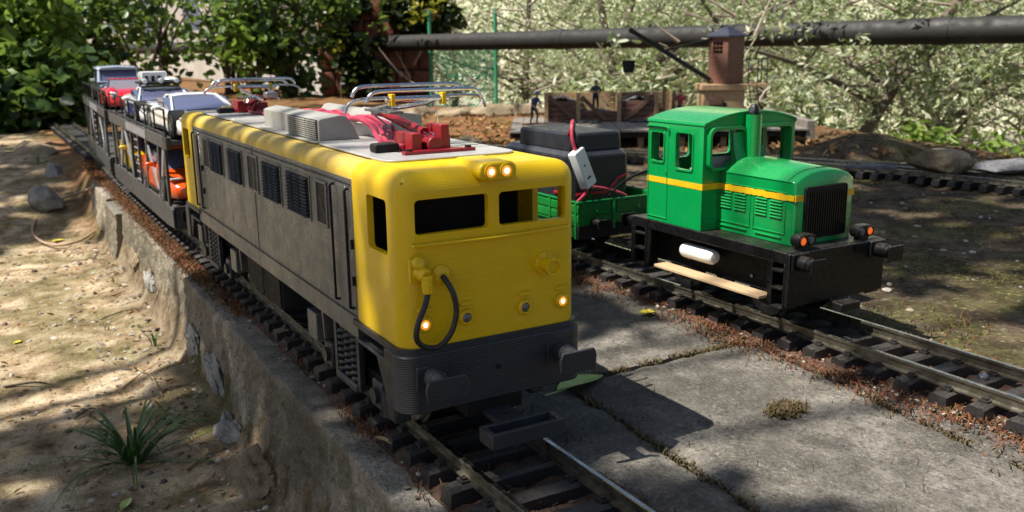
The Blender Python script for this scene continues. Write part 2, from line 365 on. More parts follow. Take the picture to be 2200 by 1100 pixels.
# --- retaining wall: coping and a rough cast face down to the dirt
def wall_block(name, y0, y1, xe, z1, zb, parent, seed):
    ny = int((y1-y0)/.04); prof = [(-.40, -.01), (-.47, 0), (-.52, 0), (xe+.02, 0), (xe+.006, -.006), (xe, -.022)]
    nz = int((z1-zb)/.035); rows = [(p[0], z1+p[1], 0) for p in prof] + [(xe-.0-.05*i/nz, z1-.022-(z1-.022-zb)*i/nz, 1) for i in range(1, nz+1)]
    vs = []
    for j in range(ny+1):
        y = y0+(y1-y0)*j/ny
        for i, (x, z, f) in enumerate(rows):
            d = (.03*fbm(y, z, 1.5, 3, seed) + .028*fbm(y, z, 7, 3, seed+2) + .02*fbm(y, z, 19, 2, seed+5))*sstep(z1, z1-.12, z)
            if f: x = x - d
            elif i > 1: x += .02*fbm(y, 0, 3, 3, seed); z += .010*fbm(x, y, 3, 3, seed) + .008*fbm(x, y, 12, 2, seed)
            vs.append((x, y, z))
    k = len(rows); fs = [(j*k+i, j*k+i+1, (j+1)*k+i+1, (j+1)*k+i) for j in range(ny) for i in range(k-1)]
    for j in (0, ny):
        b = len(vs); vs += [(-.40, vs[j*k+i][1], vs[j*k+i][2]) for i in range(k)]
        fs += [(j*k+i, j*k+i+1, b+i+1, b+i) for i in range(k-1)]
    mb = MB(); mb.add(vs, fs); o = mb.build(name, CONCW, parent, smooth=60)
    o.data.materials.append(CONCL)
    for p in o.data.polygons:
        if p.normal.z > .75 and p.center.z > z1-.06: p.material_index = 1
    return o
wl = thing('retaining_wall', 'long rough concrete retaining wall dropping from the yellow train\'s track to the dirt', 'wall', (0,0,0))
wall_block('wall_face', -5, 5.3, -.60, -.168, -1.25, wl, 1.0)
wall_block('wall_face', 5.32, 9.9, -.565, -.185, -1.25, wl, 4.0)
wall_block('wall_face', 9.95, 11.2, -.66, -.25, -1.25, wl, 7.0)
wall_block('wall_face', 11.25, 13.4, -.62, -.22, -1.25, wl, 9.0)

# ================================================================== tracks
def rail_prof(): return [(-.030,-.083),(.030,-.083),(.030,-.074),(.006,-.066),(.006,-.026),(.0155,-.019),(.0155,-.003),(.011,0),(-.011,0),(-.0155,-.003),(-.0155,-.019),(-.006,-.026),(-.006,-.066),(-.030,-.074)]
def sweep(path, off, prof):
    P = [Vector((p[0], p[1], 0)) for p in path]; rings = []
    for i, p in enumerate(P):
        t = (P[min(i+1,len(P)-1)]-P[max(i-1,0)]).normalized(); r = Vector((t.y, -t.x, 0)); zz = path[i][2] if len(path[i]) > 2 else 0
        rings.append([p + r*(off+a) + Vector((0,0,b+zz)) for a, b in prof])
    mb = MB(); mb.loft(rings); return mb
def polish(o):
    o.data.materials.append(RAILTOP)
    for p in o.data.polygons:
        if p.normal.z > .8 and p.center.z > -.01: p.material_index = 1
    return o
def sleeper_mesh(var):
    rr = random.Random(var); nxs, nys = 12, 6; vs = []; fs = []
    gro = [rr.uniform(-.004,.004) for _ in range(nys+1)]
    for i in range(nxs+1):
        for j in range(nys+1):
            x = -.375+.75*i/nxs; y = -.056+.112*j/nys; z = -.083 + (gro[j] if 0 < j < nys else -.012) + rr.uniform(-.002,.002)
            if i in (0,nxs): z -= .010; x += rr.uniform(-.004,.004)
            vs.append((x,y,z))
    w1 = nys+1; fs = [(i*w1+j,(i+1)*w1+j,(i+1)*w1+j+1,i*w1+j+1) for i in range(nxs) for j in range(nys)]
    rim = [i*w1 for i in range(nxs+1)] + [nxs*w1+j for j in range(1,nys+1)] + [i*w1+nys for i in range(nxs-1,-1,-1)] + [j for j in range(nys-1,0,-1)]
    b = len(vs); vs += [(vs[i][0]*1.012, vs[i][1]*1.08, -.185) for i in rim]; q = len(rim)
    fs += [(rim[i], rim[(i+1)%q], b+(i+1)%q, b+i) for i in range(q)]
    mb = MB(); mb.add(vs, fs)
    for s in (-1,1):
        for d in (-1,1):
            x = s*.2375 + d*.047
            mb.box(x-.022, x+.022, -.03, .03, -.084, -.066); mb.box(x-d*.004-.016, x-d*.004+.012, -.018, .018, -.066, -.054); mb.cyl((x+d*.008,0,-.07),(x+d*.008,0,-.052),.008,n=6)
    return mb.mesh('sleeper', 30)
SLM = [sleeper_mesh(i) for i in range(5)]
for q in SLM: q.materials.append(SLEEPER)
def track(path, label, first=0.0, spacing=.25, group=None, rails=(-1,1), skip=None, joint=None):
    t = thing('railway_track', label, 'track', (0,0,0), 0, group)
    for s in rails: polish(sweep(path, s*.2375, rail_prof()).build('rail', RAIL, t, smooth=30))
    P = [Vector((p[0], p[1], p[2] if len(p) > 2 else 0)) for p in path]; acc = first; i = 0; d = 0
    for a, b in zip(P, P[1:]):
        L = (b-a).length
        while d + L > acc:
            q = a + (b-a)*((acc-d)/L); tv = (b-a)/L
            if skip is None or not skip(q):
                o = bpy.data.objects.new('sleeper', SLM[random.randrange(5)]); C.objects.link(o); o.parent = t; o.location = (q.x, q.y, q.z+random.uniform(-.004,.004))
                o.rotation_euler = (random.uniform(-.01,.01), 0, math.atan2(tv.y, tv.x)-math.pi/2+random.uniform(-.02,.02))
            acc += spacing
        d += L
    return t
def curve_x(y): return 0 if y < 11 else .0045*(y-11)**2
T1 = [(0,y) for y in np.arange(-5, 11, .5)] + [(curve_x(y), y) for y in np.arange(11, 21, .5)]
T1b = [(0, 11.0)] + [(-.0012*(y-11)**2*.4, y) for y in np.arange(11.5, 44, .8)]
track(T1, 'track under the yellow locomotive and the black car carriers', .09)
track(T1b, 'track running on into the distance beyond the car carriers', 2.2, .25, None, (-1,1), lambda q: q.y < 16.5)
T2 = [(3.106, y) for y in np.arange(-5, 9.5, .5)] + [(3.106+.02*(y-9.5)**2, y) for y in np.arange(9.5, 13, .5)]
track(T2, 'track under the green locomotive', .13)
T3 = [Vector(q) for q in spline([(6.2,13.2,.0),(8.25,10.75,.0),(9.35,8.95,0),(10.25,7.3,0),(11.1,5.6,0),(11.75,4.0,0),(12.2,2.4,0),(12.5,.5,0)], 6)]
track(T3, 'curving track between the green locomotive and the wooden platform', .1)
T4 = [Vector(q) for q in spline([(9.9,7.9,.0),(10.42,6.6,0),(10.78,5.3,0),(10.98,4.0,0),(11.05,2.4,0),(10.95,.5,0)], 6)]
track(T4, 'siding track forking off behind the green locomotive\'s bonnet', .55, .25)
# soil beds between the sleepers
def bed(name, x0, x1, y0, y1, z, amp, m, xf=None):
    nx_, ny_ = int((x1-x0)/.045), int((y1-y0)/.045); vs = []
    for j in range(ny_+1):
        for i in range(nx_+1):
            x = x0+(x1-x0)*i/nx_; y = y0+(y1-y0)*j/ny_; e = min(1, min(i, nx_-i)/2.5)
            zz = z - .05*(1-e) + amp*fbm(x, y, 2.4, 4) + amp*.6*fbm(x, y, 11, 2)
            vs.append((x + (xf(y) if xf else 0), y, zz))
    w1 = nx_+1; mb = MB(); mb.add(vs, [(j*w1+i, j*w1+i+1, (j+1)*w1+i+1, (j+1)*w1+i) for j in range(ny_) for i in range(nx_)])
    return kind(mb.build(name, m, smooth=180), 'structure')
bed('track_bed_soil', -.455, .52, -5, 12.5, -.158, .035, SOIL)
bed('track_bed_soil', 2.56, 3.72, -5, 9, -.165, .045, SOIL)
# ================================================================== yellow electric locomotive (front at y = 0, rear at y = LL)
LL = 5.262; HW = .504
LOCO = thing('electric_locomotive', 'yellow and grey electric locomotive with lit headlamps and folded pantographs at the wall\'s edge', 'locomotive', (0,0,0))
def P(mb, name, m, parent=LOCO, **k): return mb.build(name, m, parent, **k)
def cab(mirror):
    """Hollow rounded cab shell with real window openings."""
    bm = bmesh.new(); bmesh.ops.create_cube(bm, size=1)
    for v in bm.verts: v.co = Vector((v.co.x*2*HW, .3025 + v.co.y*.605, .59+.857*(v.co.z+.5)))
    E = [e for e in bm.edges if all(v.co.y < .01 for v in e.verts) and abs(e.verts[0].co.x-e.verts[1].co.x) < 1e-4]
    T = [e for e in bm.edges if all(v.co.z > 1.4 for v in e.verts) and not all(v.co.y > .5 for v in e.verts)]
    bmesh.ops.bevel(bm, geom=list(set(E+T)), offset=.098, segments=7, profile=.5, affect='EDGES', clamp_overlap=True)
    me = bpy.data.meshes.new('cab'); bm.to_mesh(me); bm.free(); me.materials.append(YEL)
    o = link('cab', me, YEL, LOCO)
    cs = [MB().box(-HW+.035, HW-.035, .035, .70, .52, 1.40)]
    for x0, x1 in ((-.422,-.030),(.030,.422)): cs.append(MB().prism(rect_round(x0, x1, 1.150, 1.318, .022), 'y', -.2, .1))
    for sx in (-1,1): cs.append(MB().prism(rect_round(.150, .405, 1.035, 1.306, .025), 'x', sx*.6, sx*.40))
    cut(o, [c.build('cutter', YEL) for c in cs], 62)
    return o
def mirror_y(o):
    me = o.data.copy(); o.data = me
    for v in me.vertices: v.co.y = LL - v.co.y
    me.flip_normals(); return o
def both(fn):
    """Build the same fitting at the front and, turned round, at the rear."""
    a = fn(); b = fn()
    for o in (b if isinstance(b, (list, tuple)) else [b]): mirror_y(o)
    return a
both(lambda: cab(0))
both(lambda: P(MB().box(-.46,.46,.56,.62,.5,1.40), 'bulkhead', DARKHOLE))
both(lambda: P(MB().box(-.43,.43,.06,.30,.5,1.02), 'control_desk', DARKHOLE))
# body between the cabs: side walls, roof
sec = [(-HW,.47),(-HW,1.349),(HW,1.349),(HW,.47)]
P(MB().prism([(-HW,.60),(HW,.60),(HW,1.352),(-HW,1.352)], 'y', .607, LL-.607), 'side_walls', GREYSIDE)
roofp = [(-HW,1.349)]
for i in range(9):
    a = R(180-90*i/8); roofp.append((-HW+.10+.10*math.cos(a), 1.349+.092*math.sin(a)))
roofp = roofp + [(-x, z) for x, z in reversed(roofp)]
for a, b in ((.611, 2.60), (2.606, LL-.611)):
    P(MB().prism(roofp, 'y', a, b), 'roof', YDUSTY, bevel=.004)
# lower body band, skirt ends
P(MB().prism([(-HW-.003,.485),(HW+.003,.485),(HW+.003,.598),(-HW-.003,.598)], 'y', .62, LL-.62), 'solebar', GREYSIDE, bevel=.004)
for s in (-1, 1): P(MB().box(s*(HW+.001)-.004, s*(HW+.001)+.004, .62, LL-.62, .605, .611), 'side_strip', GREYDK)
def skirt():
    pl = []
    for cx, cy, a0 in ((HW+.025-.09, -.022+.09, -90),):
        for i in range(7): a = R(a0+90*i/6); pl.append((cx+.09*math.cos(a), cy+.09*math.sin(a)))
    pts = [(-x, y) for x, y in reversed(pl)] + pl          # left corner, right corner
    outer = [(-HW-.025,.20)] + [(-x,y) for x,y in reversed(pl)] + pl + [(HW+.025,.20)]
    poly = [(-HW-.025,.205)] + [(-x, y) for x, y in reversed(pl)] + pl + [(HW+.025,.205)]
    o = P(MB().prism(poly, 'z', .262, .560), 'front_skirt', SLATE, bevel=.008)
    poly2 = [(x*.982, y+.014 if y < .1 else y+.45) for x, y in poly]
    o2 = P(MB().prism(poly2, 'z', .558, .592), 'skirt_band', SLATE)
    o3 = P(MB().prism([(.10,.49),(.62,.49),(.62,.47),(.34,.47),(.21,.262),(.12,.262)], 'x', -HW-.012, HW+.012), 'skirt_wing', SLATE, bevel=.006)
    return [o, o2, o3]
both(skirt)
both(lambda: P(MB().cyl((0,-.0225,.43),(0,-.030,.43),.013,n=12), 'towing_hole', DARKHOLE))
both(lambda: [P(MB().obox((s*.372,-.024,.475-.03),(.165,.012,.115)), 'buffer_plate', SLATE, bevel=.003) for s in (-1,1)])
def buffers():
    out = []
    for s in (-1,1):
        out.append(P(MB().lathe([(.050,0),(.050,.07),(.044,.075),(.040,.16)], (s*.372,-.02,.445), (0,-1,0), 20), 'buffer_stem', SLATE))
        pl = [(-.105,-.058),(.105,-.058),(.112,.02),(.098,.058),(-.098,.058),(-.112,.02)]
        out.append(P(MB().prism([(s*.372+x, .438+z) for x, z in pl], 'y', -.205, -.185), 'buffer_head', SLATE, bevel=.006))
    return out
both(buffers)
def coupler():
    o = MB(); x0, x1, y0, y1, z0, z1 = -.21, .20, -.335, -.195, .135, .215
    t = .028
    o.box(x0,x1,y0,y0+t,z0,z1); o.box(x0,x1,y1-t,y1,z0,z1); o.box(x0,x0+t,y0+t,y1-t,z0,z1); o.box(x1-t,x1,y0+t,y1-t,z0,z1)
    a = P(o, 'coupler_loop', SLATE, bevel=.006)
    b = P(MB().box(-.075,.075,y1,.12,.165,.195), 'coupler_shank', SLATE, bevel=.004)
    c = P(MB().tube(spline([(.02,-.22,.13),(.02,-.20,.06),(.03,-.12,.03),(.04,-.04,.07),(.04,.02,.14)],4), .012, 8), 'coupler_hook', SLATE)
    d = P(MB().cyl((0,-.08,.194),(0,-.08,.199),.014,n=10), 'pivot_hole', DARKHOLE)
    e = P(MB().box(-.16,.16,.02,.35,.17,.29), 'draw_box', BLACKM)
    return [a,b,c,d,e]
both(coupler)
def lamps():
    out = []
    for x, on_ in ((-.394,1),(-.168,0),(.168,0),(.394,1)):
        z = .712
        out.append(P(MB().lathe([(.040,0),(.040,.012),(.033,.020),(.026,.020),(.024,.008)], (x,-.001,z), (0,-1,0), 20), 'lamp_ring', YEL))
        out.append(P(MB().lathe([(.024,0),(.023,.010),(.012,.016)], (x,-.004,z), (0,-1,0), 16), 'lamp_lens', LAMPON if on_ else LAMPOFF))
        if on_: out.append(P(MB().ell((x,-.019,z),(.012,.006,.012),10,6), 'bulb', BULB))
        out.append(P(MB().prism(rect_round(x-.034,x+.034,z+.063,z+.082,.008), 'y', -.022, .005), 'lamp_visor', YEL, bevel=.003))
    # twin headlamp over the windows
    out.append(P(MB().prism(rect_round(-.105,.105,1.385,1.475,.042), 'y', -.055, .24), 'headlamp_housing', YEL, bevel=.012, seg=3))
    for x in (-.042,.042):
        out.append(P(MB().lathe([(.036,0),(.036,.010),(.028,.010),(.027,.002)], (x,-.054,1.43), (0,-1,0), 20), 'headlamp_rim', YEL))
        out.append(P(MB().lathe([(.027,0),(.025,.007),(.012,.011)], (x,-.054,1.43), (0,-1,0), 16), 'headlamp_lens', LAMPON))
        out.append(P(MB().ell((x,-.064,1.43),(.014,.006,.014),10,6), 'bulb', BULB))
    return out
lf = both(lamps)
def front_fittings():
    out = []
    out.append(P(MB().tube([(-.445,.001,1.104),(-.44,-.014,1.103),(0,-.018,1.098),(.43,-.014,1.105),(.437,.001,1.107)], .0085, 8), 'handrail', YEL))
    for x in (-.22,0,.22): out.append(P(MB().cyl((x,.002,1.1),(x,-.016,1.1),.010,n=8), 'handrail_bracket', YEL))
    # socket with its elbow, on the left; the hose port beside it; a round socket on the right
    o = MB(); o.obox((-.425,-.012,.985),(.085,.024,.115)); o.cyl((-.425,-.02,.985),(-.405,-.075,.965),.036,.034,14)
    o.cyl((-.405,-.075,.972),(-.402,-.078,.885),.030,.026,14); o.lathe([(.022,0),(.032,.01),(.032,.03),(.022,.04)],(-.43,-.02,1.02),(0,-1,.3),12)
    out.append(P(o, 'socket_elbow', YEL, bevel=.004))
    out.append(P(MB().lathe([(.050,0),(.050,.012),(.040,.022),(.030,.030),(.020,.030)], (-.30,-.001,.945), (0,-1,0), 20), 'hose_port', YEL))
    o = MB(); o.lathe([(.062,0),(.062,.012),(.050,.016),(.036,.02),(.036,.075),(.046,.078),(.046,.10),(.032,.10),(.030,.085)], (.29,-.001,.925), (0,-1,0), 20)
    for k in range(6): a = k*math.pi/3+.3; o.cyl((.29+.052*math.cos(a),-.01,.925+.052*math.sin(a)),(.29+.052*math.cos(a),-.022,.925+.052*math.sin(a)),.010,n=8)
    out.append(P(o, 'round_socket', YEL))
    hp = [(-.402,-.078,.89),(-.425,-.088,.83),(-.462,-.088,.75),(-.470,-.080,.675),(-.425,-.070,.622),(-.35,-.066,.610),(-.285,-.070,.668),(-.256,-.076,.765),(-.268,-.076,.86),(-.296,-.05,.93),(-.30,-.01,.945)]
    out.append(P(MB().tube(spline(hp,6), .0145, 10), 'hose', RUBBER))
    return out
both(front_fittings)
# --- side details, the same on both flanks
LOUV = {}
def louvre(y0, y1, z0, z1, s):
    mb = MB(); mb.box(-.006,.004, y0, y1, z0, z1); nc = 3; rows = 12; w_ = (y1-y0)/nc
    for c in range(nc):
        for r in range(rows):
            yb = y0+c*w_+.008; ye = y0+(c+1)*w_-.008; zb = z0+(z1-z0)*r/rows+.002; ze = z0+(z1-z0)*(r+1)/rows
            mb.add([(.0,yb,zb),(.0,ye,zb),(.026,ye-.004,zb+.002),(.026,yb+.004,zb+.002),(.0,yb,ze),(.0,ye,ze),(.012,ye-.004,ze-.004),(.012,yb+.004,ze-.004)],
                   [(0,3,2,1),(4,5,6,7),(0,1,5,4),(1,2,6,5),(2,3,7,6),(3,0,4,7)])
    if s < 0: mb.v = [(-x, y, z) for x, y, z in mb.v]
    mb.v = [(x+s*HW, y, z) for x, y, z in mb.v]
    return mb
def frame(y0, y1, z0, z1, s, t=.016, d=.008):
    mb = MB(); x0, x1 = sorted((s*(HW-.004), s*(HW+d)))
    mb.box(x0,x1,y0,y1,z0,z0+t); mb.box(x0,x1,y0,y1,z1-t,z1); mb.box(x0,x1,y0,y0+t,z0+t,z1-t); mb.box(x0,x1,y1-t,y1,z0+t,z1-t); return mb
for s in (-1, 1):
    for y0, y1 in ((1.336,1.757),(1.932,2.326),(2.923,3.326),(3.537,3.928)):
        o = P(louvre(y0, y1, 1.032, 1.275, s), 'louvre_grille', GREYDK, smooth=20)
        o2 = frame(y0-.025, y1+.025, 1.018, 1.290, s, .014, .007).build('grille_frame', GREYSIDE, LOCO, bevel=.003)
    for y0, y1 in ((1.007,1.20),(2.471,2.744),(4.007,4.239)):
        f = P(frame(y0, y1, 1.025, 1.29, s, .018, .009), 'window_frame', GREYSIDE, bevel=.003)
        xa, xb = sorted((s*(HW-.004), s*(HW+.003))); MB().box(xa, xb, y0+.018, y1-.018, 1.043, 1.272).build('window_pane', GREYDK, f)
    for yd in (.775, LL-.775):               # doors with their black handrails
        xa, xb = sorted((s*(HW-.004), s*(HW+.006)))
        d = P(MB().box(xa, xb, yd-.075, yd+.075, .64, 1.31), 'door', GREYSIDE, bevel=.005)
        for yy in (yd-.112, yd+.115):
            MB().tube(spline([(s*HW,yy,.645),(s*(HW+.022),yy,.655),(s*(HW+.022),yy,.70),(s*(HW+.022),yy,1.22),(s*(HW+.022),yy,1.285),(s*HW,yy,1.30)],4), .0075, 6).build('door_handrail', BLACKM, d)
        for zz in (.78, .98): MB().box(*sorted((s*HW, s*(HW+.016))), yd-.155, yd-.145, zz, zz+.05).build('door_hinge', BLACKM, d)
    for yy in (2.603,): P(MB().box(*sorted((s*HW, s*(HW+.004))), yy-.006, yy+.006, .49, 1.345), 'panel_seam', GREYSIDE)
    P(MB().box(*sorted((s*(HW-.002), s*(HW+.004))), .63, LL-.63, 1.318, 1.326), 'gutter', GREYDK)
    # under the body: battery box with ribs, equipment boxes
    o = MB(); xa, xb = sorted((s*.30, s*.478)); o.box(xa, xb, 2.16, 3.03, .262, .484)
    P(o, 'battery_box', GREYDK, bevel=.005)
    for ya, yb in ((2.165,2.57),(2.60,3.02)):
        o = MB()
        for k in range(12): z = .272+.0175*k; o.box(*sorted((s*.474, s*.496)), ya, yb, z, z+.009)
        kind(P(o, 'battery_box_ribs', GREYDK), 'stuff')
    for y0, y1, z0, z1 in ((1.38,1.555,.25,.425),(3.40,3.58,.255,.43),(4.70,4.85,.27,.43)):
        P(MB().box(*sorted((s*.33, s*.498)), y0, y1, z0, z1), 'equipment_box', GREYSIDE, bevel=.006)
        P(MB().prism([(y0-.10,.485),(y0-.07,.485),(y0-.10,.30),(y0-.115,.30)], 'x', s*.485, s*.470), 'bracket', GREYSIDE)
P(MB().box(-.36,.36,.45,LL-.45,.36,.492), 'underframe', BLACKM)
# --- bogies
def bogie(yc, flip):
    b = P(MB().box(-.30,.30,yc-.55,yc+.55,.20,.30), 'bogie_frame', BLACKM, bevel=.008)
    for s in (-1,1):
        MB().box(*sorted((s*.30,s*.40)), yc-.62, yc+.62, .16, .25).build('bogie_side', BLACKM, b, bevel=.006)
        for k, dy in enumerate((-.108, 0, .108)):
            rr = []
            for i in range(7*12+1): a = 2*math.pi*i/12; rr.append((s*.430+.040*math.cos(a), yc+dy*flip+.040*math.sin(a), .162+.27*i/84))
            MB().tube(rr, .0125, 8).build('coil_spring', SLATE, b)
            MB().cyl((s*.425,yc+dy*flip,.15),(s*.425,yc+dy*flip,.44),.028,n=12).build('spring_core', BLACKM, b)
        MB().box(*sorted((s*.36,s*.485)), yc-.17, yc+.17, .115, .160).build('spring_tray', SLATE, b, bevel=.012)
        for dy in (-.185,.185): MB().box(*sorted((s*.44,s*.47)), yc+dy-.02, yc+dy+.02, .13, .47).build('guide_bar', SLATE, b)
        for k in range(5): MB().box(*sorted((s*.445,s*.46)), yc-.14+.06*k, yc-.13+.06*k, .42, .49).build('hanger', GREYSIDE, b)
        MB().box(*sorted((s*.44,s*.46)), yc-.15, yc+.13, .435, .447).build('hanger_bar', GREYSIDE, b)
        for dy in (-.40,.40):
            MB().box(*sorted((s*.36,s*.45)), yc+dy-.07, yc+dy+.07, .10, .26).build('axle_box', SLATE, b, bevel=.012)
            MB().cyl((s*.445,yc+dy,.18),(s*.475,yc+dy,.18),.045,n=16).build('axle_cap', SLATE, b)
    for dy in (-.40,.40):
        MB().cyl((-.26,yc+dy,.17),(.26,yc+dy,.17),.025,n=10).build('axle', STEEL, b)
        for s in (-1,1): MB().lathe([(.19,0),(.19,.012),(.172,.014),(.170,.05),(.12,.052),(.10,.04)], (s*.205,yc+dy,.17), (s,0,0), 28).build('wheel', STEEL, b)
bogie(.93, -1); bogie(LL-.93, 1)
for s in (-1,1):
    for yy in (.33, LL-.33): P(MB().box(*sorted((s*.36,s*.455)), yy-.06, yy+.06, .10, .33), 'sand_box', SLATE, bevel=.015)
    for yy in (.40, LL-.40): P(MB().cyl((s*.43,yy,.10),(s*.43,yy,.24),.035,n=12), 'sand_pipe', SLATE)
# --- roof: plates, grey shrouds, cables
def plate():
    pl = rect_round(-.385,.385,.40,1.54,.09,5)
    return P(MB().prism(pl, 'z', 1.4475, 1.460), 'pantograph_plate', OFFW, bevel=.004)
both(plate)
P(MB().prism(rect_round(-.385,.385,1.545,LL-1.545,.03,3), 'z', 1.4475, 1.4585), 'roof_tray', LGREY, bevel=.003)
def shroud(s):
    def prof(w, h): return [(-w,1.458),(-w,1.458+h*.93),(-w+.02,1.458+h),(-.20,1.458+h+.018),(-.165,1.458+h+.008),(-.135,1.458+h-.03),(-.095,1.48),(-.085,1.458)]
    def ring(w, h, y): return [Vector((-s*x if s > 0 else x, y, z)) for x, z in prof(w, h)]
    o = MB(); o.loft([ring(.345,.135,1.57), ring(.345,.135,2.23)]); a = P(o, 'roof_shroud', LGREY, bevel=.003)
    o = MB(); o.loft([ring(.30,.128,2.231), ring(.30,.128,2.98)]); P(o, 'roof_shroud', LGREY, bevel=.003)
    for y0, y1 in ((1.60,2.22),):
        o = MB()
        for k in range(9):
            z = 1.468+.0132*k
            for q in range(3): o.box(*sorted((s*.343,s*.358)), y0+(y1-y0)*q/3+.004, y0+(y1-y0)*(q+1)/3-.004, z, z+.007)
        kind(o.build('shroud_louvres', LGREY, a), 'stuff')
        MB().box(*sorted((s*.345,s*.3475)), y0, y1, 1.464, 1.586).build('louvre_backing', BLACKM, a)
shroud(-1); shroud(1)
for k in range(4):
    x = -.06+.042*k; rr = random.Random(k)
    pts = [(x-.02,.98+.03*k,1.482),(x-.06,1.10+.04*k,1.475),(x-.02,1.30,1.50),(x+.02,1.50,1.545)]
    pts += [(x+.014*rr.uniform(-1,1), y, (1.565 if y < 2.9 else 1.495)+.02*rr.uniform(-1,1)) for y in np.arange(1.7, 3.6, .22)] + [(x,3.75,1.485),(x+.02,3.95,1.48),(x+.03,4.2,1.475),(x,4.35,1.48)]
    P(MB().tube(spline(pts,5), .0150, 8), 'red_cable', CABLE)
for y in (1.75, 2.15, 2.6): P(MB().prism([(-.14,1.46),(.14,1.46),(.12,1.555),(.09,1.545),(0,1.53),(-.09,1.545),(-.12,1.555)], 'y', y-.006, y+.006), 'cable_clip', WHITEP)
both(lambda: P(MB().prism(rect_round(-.31,-.17,1.461,1.508,.012), 'y', .74, .83), 'cable_plug', BLACKM, bevel=.006))
both(lambda: P(MB().cyl((-.18,.79,1.485),(-.02,.74,1.485),.017,n=8), 'plug_cable', CABLE))
# --- pantographs
def panto():
    out = []
    rp = lambda mb, n, m, **k: out.append(P(mb, n, m, **k))
    rp(MB().prism([(-.22,.555),(.20,.555),(.20,.60),(.10,.66),(-.12,.66),(-.22,.60)], 'z', 1.461, 1.478), 'pantograph_base', REDP, bevel=.003)
    for x in (-.185,.165): rp(MB().cyl((x,.58,1.478),(x,.58,1.490),.018,n=8), 'base_bolt', BLACKM)
    rp(MB().box(-.15,-.09,.62,.86,1.465,1.565), 'pantograph_block', REDP, bevel=.006)
    rp(MB().box(.02,.075,.62,.80,1.465,1.605), 'pantograph_block', REDP, bevel=.006)
    rp(MB().box(-.09,.12,.70,.86,1.465,1.545), 'pantograph_block', REDP, bevel=.006)
    rp(MB().cyl((-.02,.60,1.50),(-.02,.70,1.50),.045,n=18), 'bearing', REDP, bevel=.005)
    hel = [(-.03+.010*math.cos(a*.9), .70-.014*a/6, 1.555+.020*math.sin(a*1.0)) for a in np.arange(0, 30, .6)]
    hel = [(-.055+.012*i/2, .675+.018*math.cos(i*1.05), 1.545+.018*math.sin(i*1.05)) for i in range(0, 22)]
    rp(MB().tube(hel, .004, 5), 'coil_spring', CHROME)
    rp(MB().tube([(0,.78,1.55),(0,1.0,1.578),(0,1.36,1.625),(0,1.43,1.63)], [.030,.028,.026,.03], 10), 'lower_arm', REDP)
    rp(MB().tube([(-.06,.84,1.50),(-.055,1.05,1.50),(-.05,1.12,1.56)], [.022,.018,.012], 8), 'arm_rod', REDP)
    rp(MB().tube([(-.045,.98,1.515),(-.05,1.38,1.61)], .006, 6), 'tie_rod', STEEL)
    rp(MB().box(-.05,.05,1.36,1.46,1.61,1.66), 'knee_joint', STEEL, bevel=.008)
    for x in (-.07,.07): rp(MB().tube([(x,1.40,1.645),(x*1.7,.98,1.70),(x*1.9,.86,1.735)], .012, 8), 'upper_arm', CHROME)
    rp(MB().box(-.15,-.06,.92,1.30,1.650,1.664), 'arm_gusset', STEEL, bevel=.003)
    rp(MB().tube([(-.19,.86,1.735),(.19,.86,1.735)], .017, 10), 'head_bar', CHROME)
    for x in (-.155,.155): rp(MB().box(x-.012,x+.012,.835,.885,1.70,1.765), 'head_clamp', YEL, bevel=.002)
    for y, z in ((.75,1.785),(.97,1.805)):
        rp(MB().tube(spline([(-.345,y,z-.055),(-.325,y,z-.02),(-.275,y,z),(-.1,y,z+.002),(.1,y,z+.002),(.275,y,z),(.325,y,z-.02),(.345,y,z-.055)],5), .0110, 10), 'collector_bow', CHROME)
    rp(MB().tube(spline([(-.43,.86,1.67),(-.405,.86,1.72),(-.33,.86,1.742),(-.19,.86,1.745)],5), .0095, 8), 'horn', CHROME)
    rp(MB().tube(spline([(.43,.86,1.67),(.405,.86,1.72),(.33,.86,1.742),(.19,.86,1.745)],5), .0095, 8), 'horn', CHROME)
    rp(MB().cyl((.105,.86,1.742),(.11,.80,1.47),.0022,n=5), 'thread', WHITEP)
    return out
panto()
for o in panto():
    mirror_y(o)
    if any(q in o.name for q in ('bow','horn','head_','upper_arm','gusset')): o.location.z -= .05
# ================================================================== green diesel locomotive (track 2; front beam at y = .5)
GX = 3.106
GL = thing('diesel_locomotive', 'small green diesel locomotive with yellow stripe, black frame and pale wooden running board', 'locomotive', (GX,0,0))
def G(mb, name, m, parent=GL, **k): return mb.build(name, m, parent, **k)
G(MB().box(-.495,.495,.535,2.26,.50,.582), 'deck', BLACK, bevel=.006)
for y0, y1 in ((.50,.534),(2.261,2.295)): G(MB().box(-.498,.498,y0,y1,.19,.578), 'buffer_beam', BLACK, bevel=.006)
G(MB().box(-.33,.33,.56,2.24,.22,.50), 'chassis', BLACKM)
# hood: arched roof over straight flanks
def arch(w, z0, z1, rise, k=12, cr_=.05):
    pts = [(-w,z0)]
    for i in range(k+1):
        u = -1+2*i/k; pts.append((w*u*(1 if abs(u)<1 else 1), z1 + rise*(1-abs(u)**2.6)))
    return pts + [(w,z0)]
o = MB(); rings = []
for y, w_, dz in ((.660,.286,-.022),(.668,.297,-.008),(.690,.304,0),(1.455,.304,0)):
    rings.append([Vector((x*w_/.304, y, z if z < .9 else z+dz)) for x, z in arch(.304,.583,1.045,.075+.035*(y>1.4))])
o.loft(rings); G(o, 'bonnet', GRN, bevel=.004)
G(MB().prism([(-.309,1.040),(.309,1.040),(.309,1.047),(-.309,1.047)], 'y', .70, 1.44), 'bonnet_seam', GRN, bevel=.002)
G(MB().prism([(x*1.012, z) for x, z in arch(.304,1.047,1.050,.079)], 'y', .735, .742), 'bonnet_ridge', GRN)
G(MB().prism(rect_round(-.215,.215,.625,1.005,.02,3), 'y', .640, .664), 'radiator_frame', BLACKM, bevel=.003)
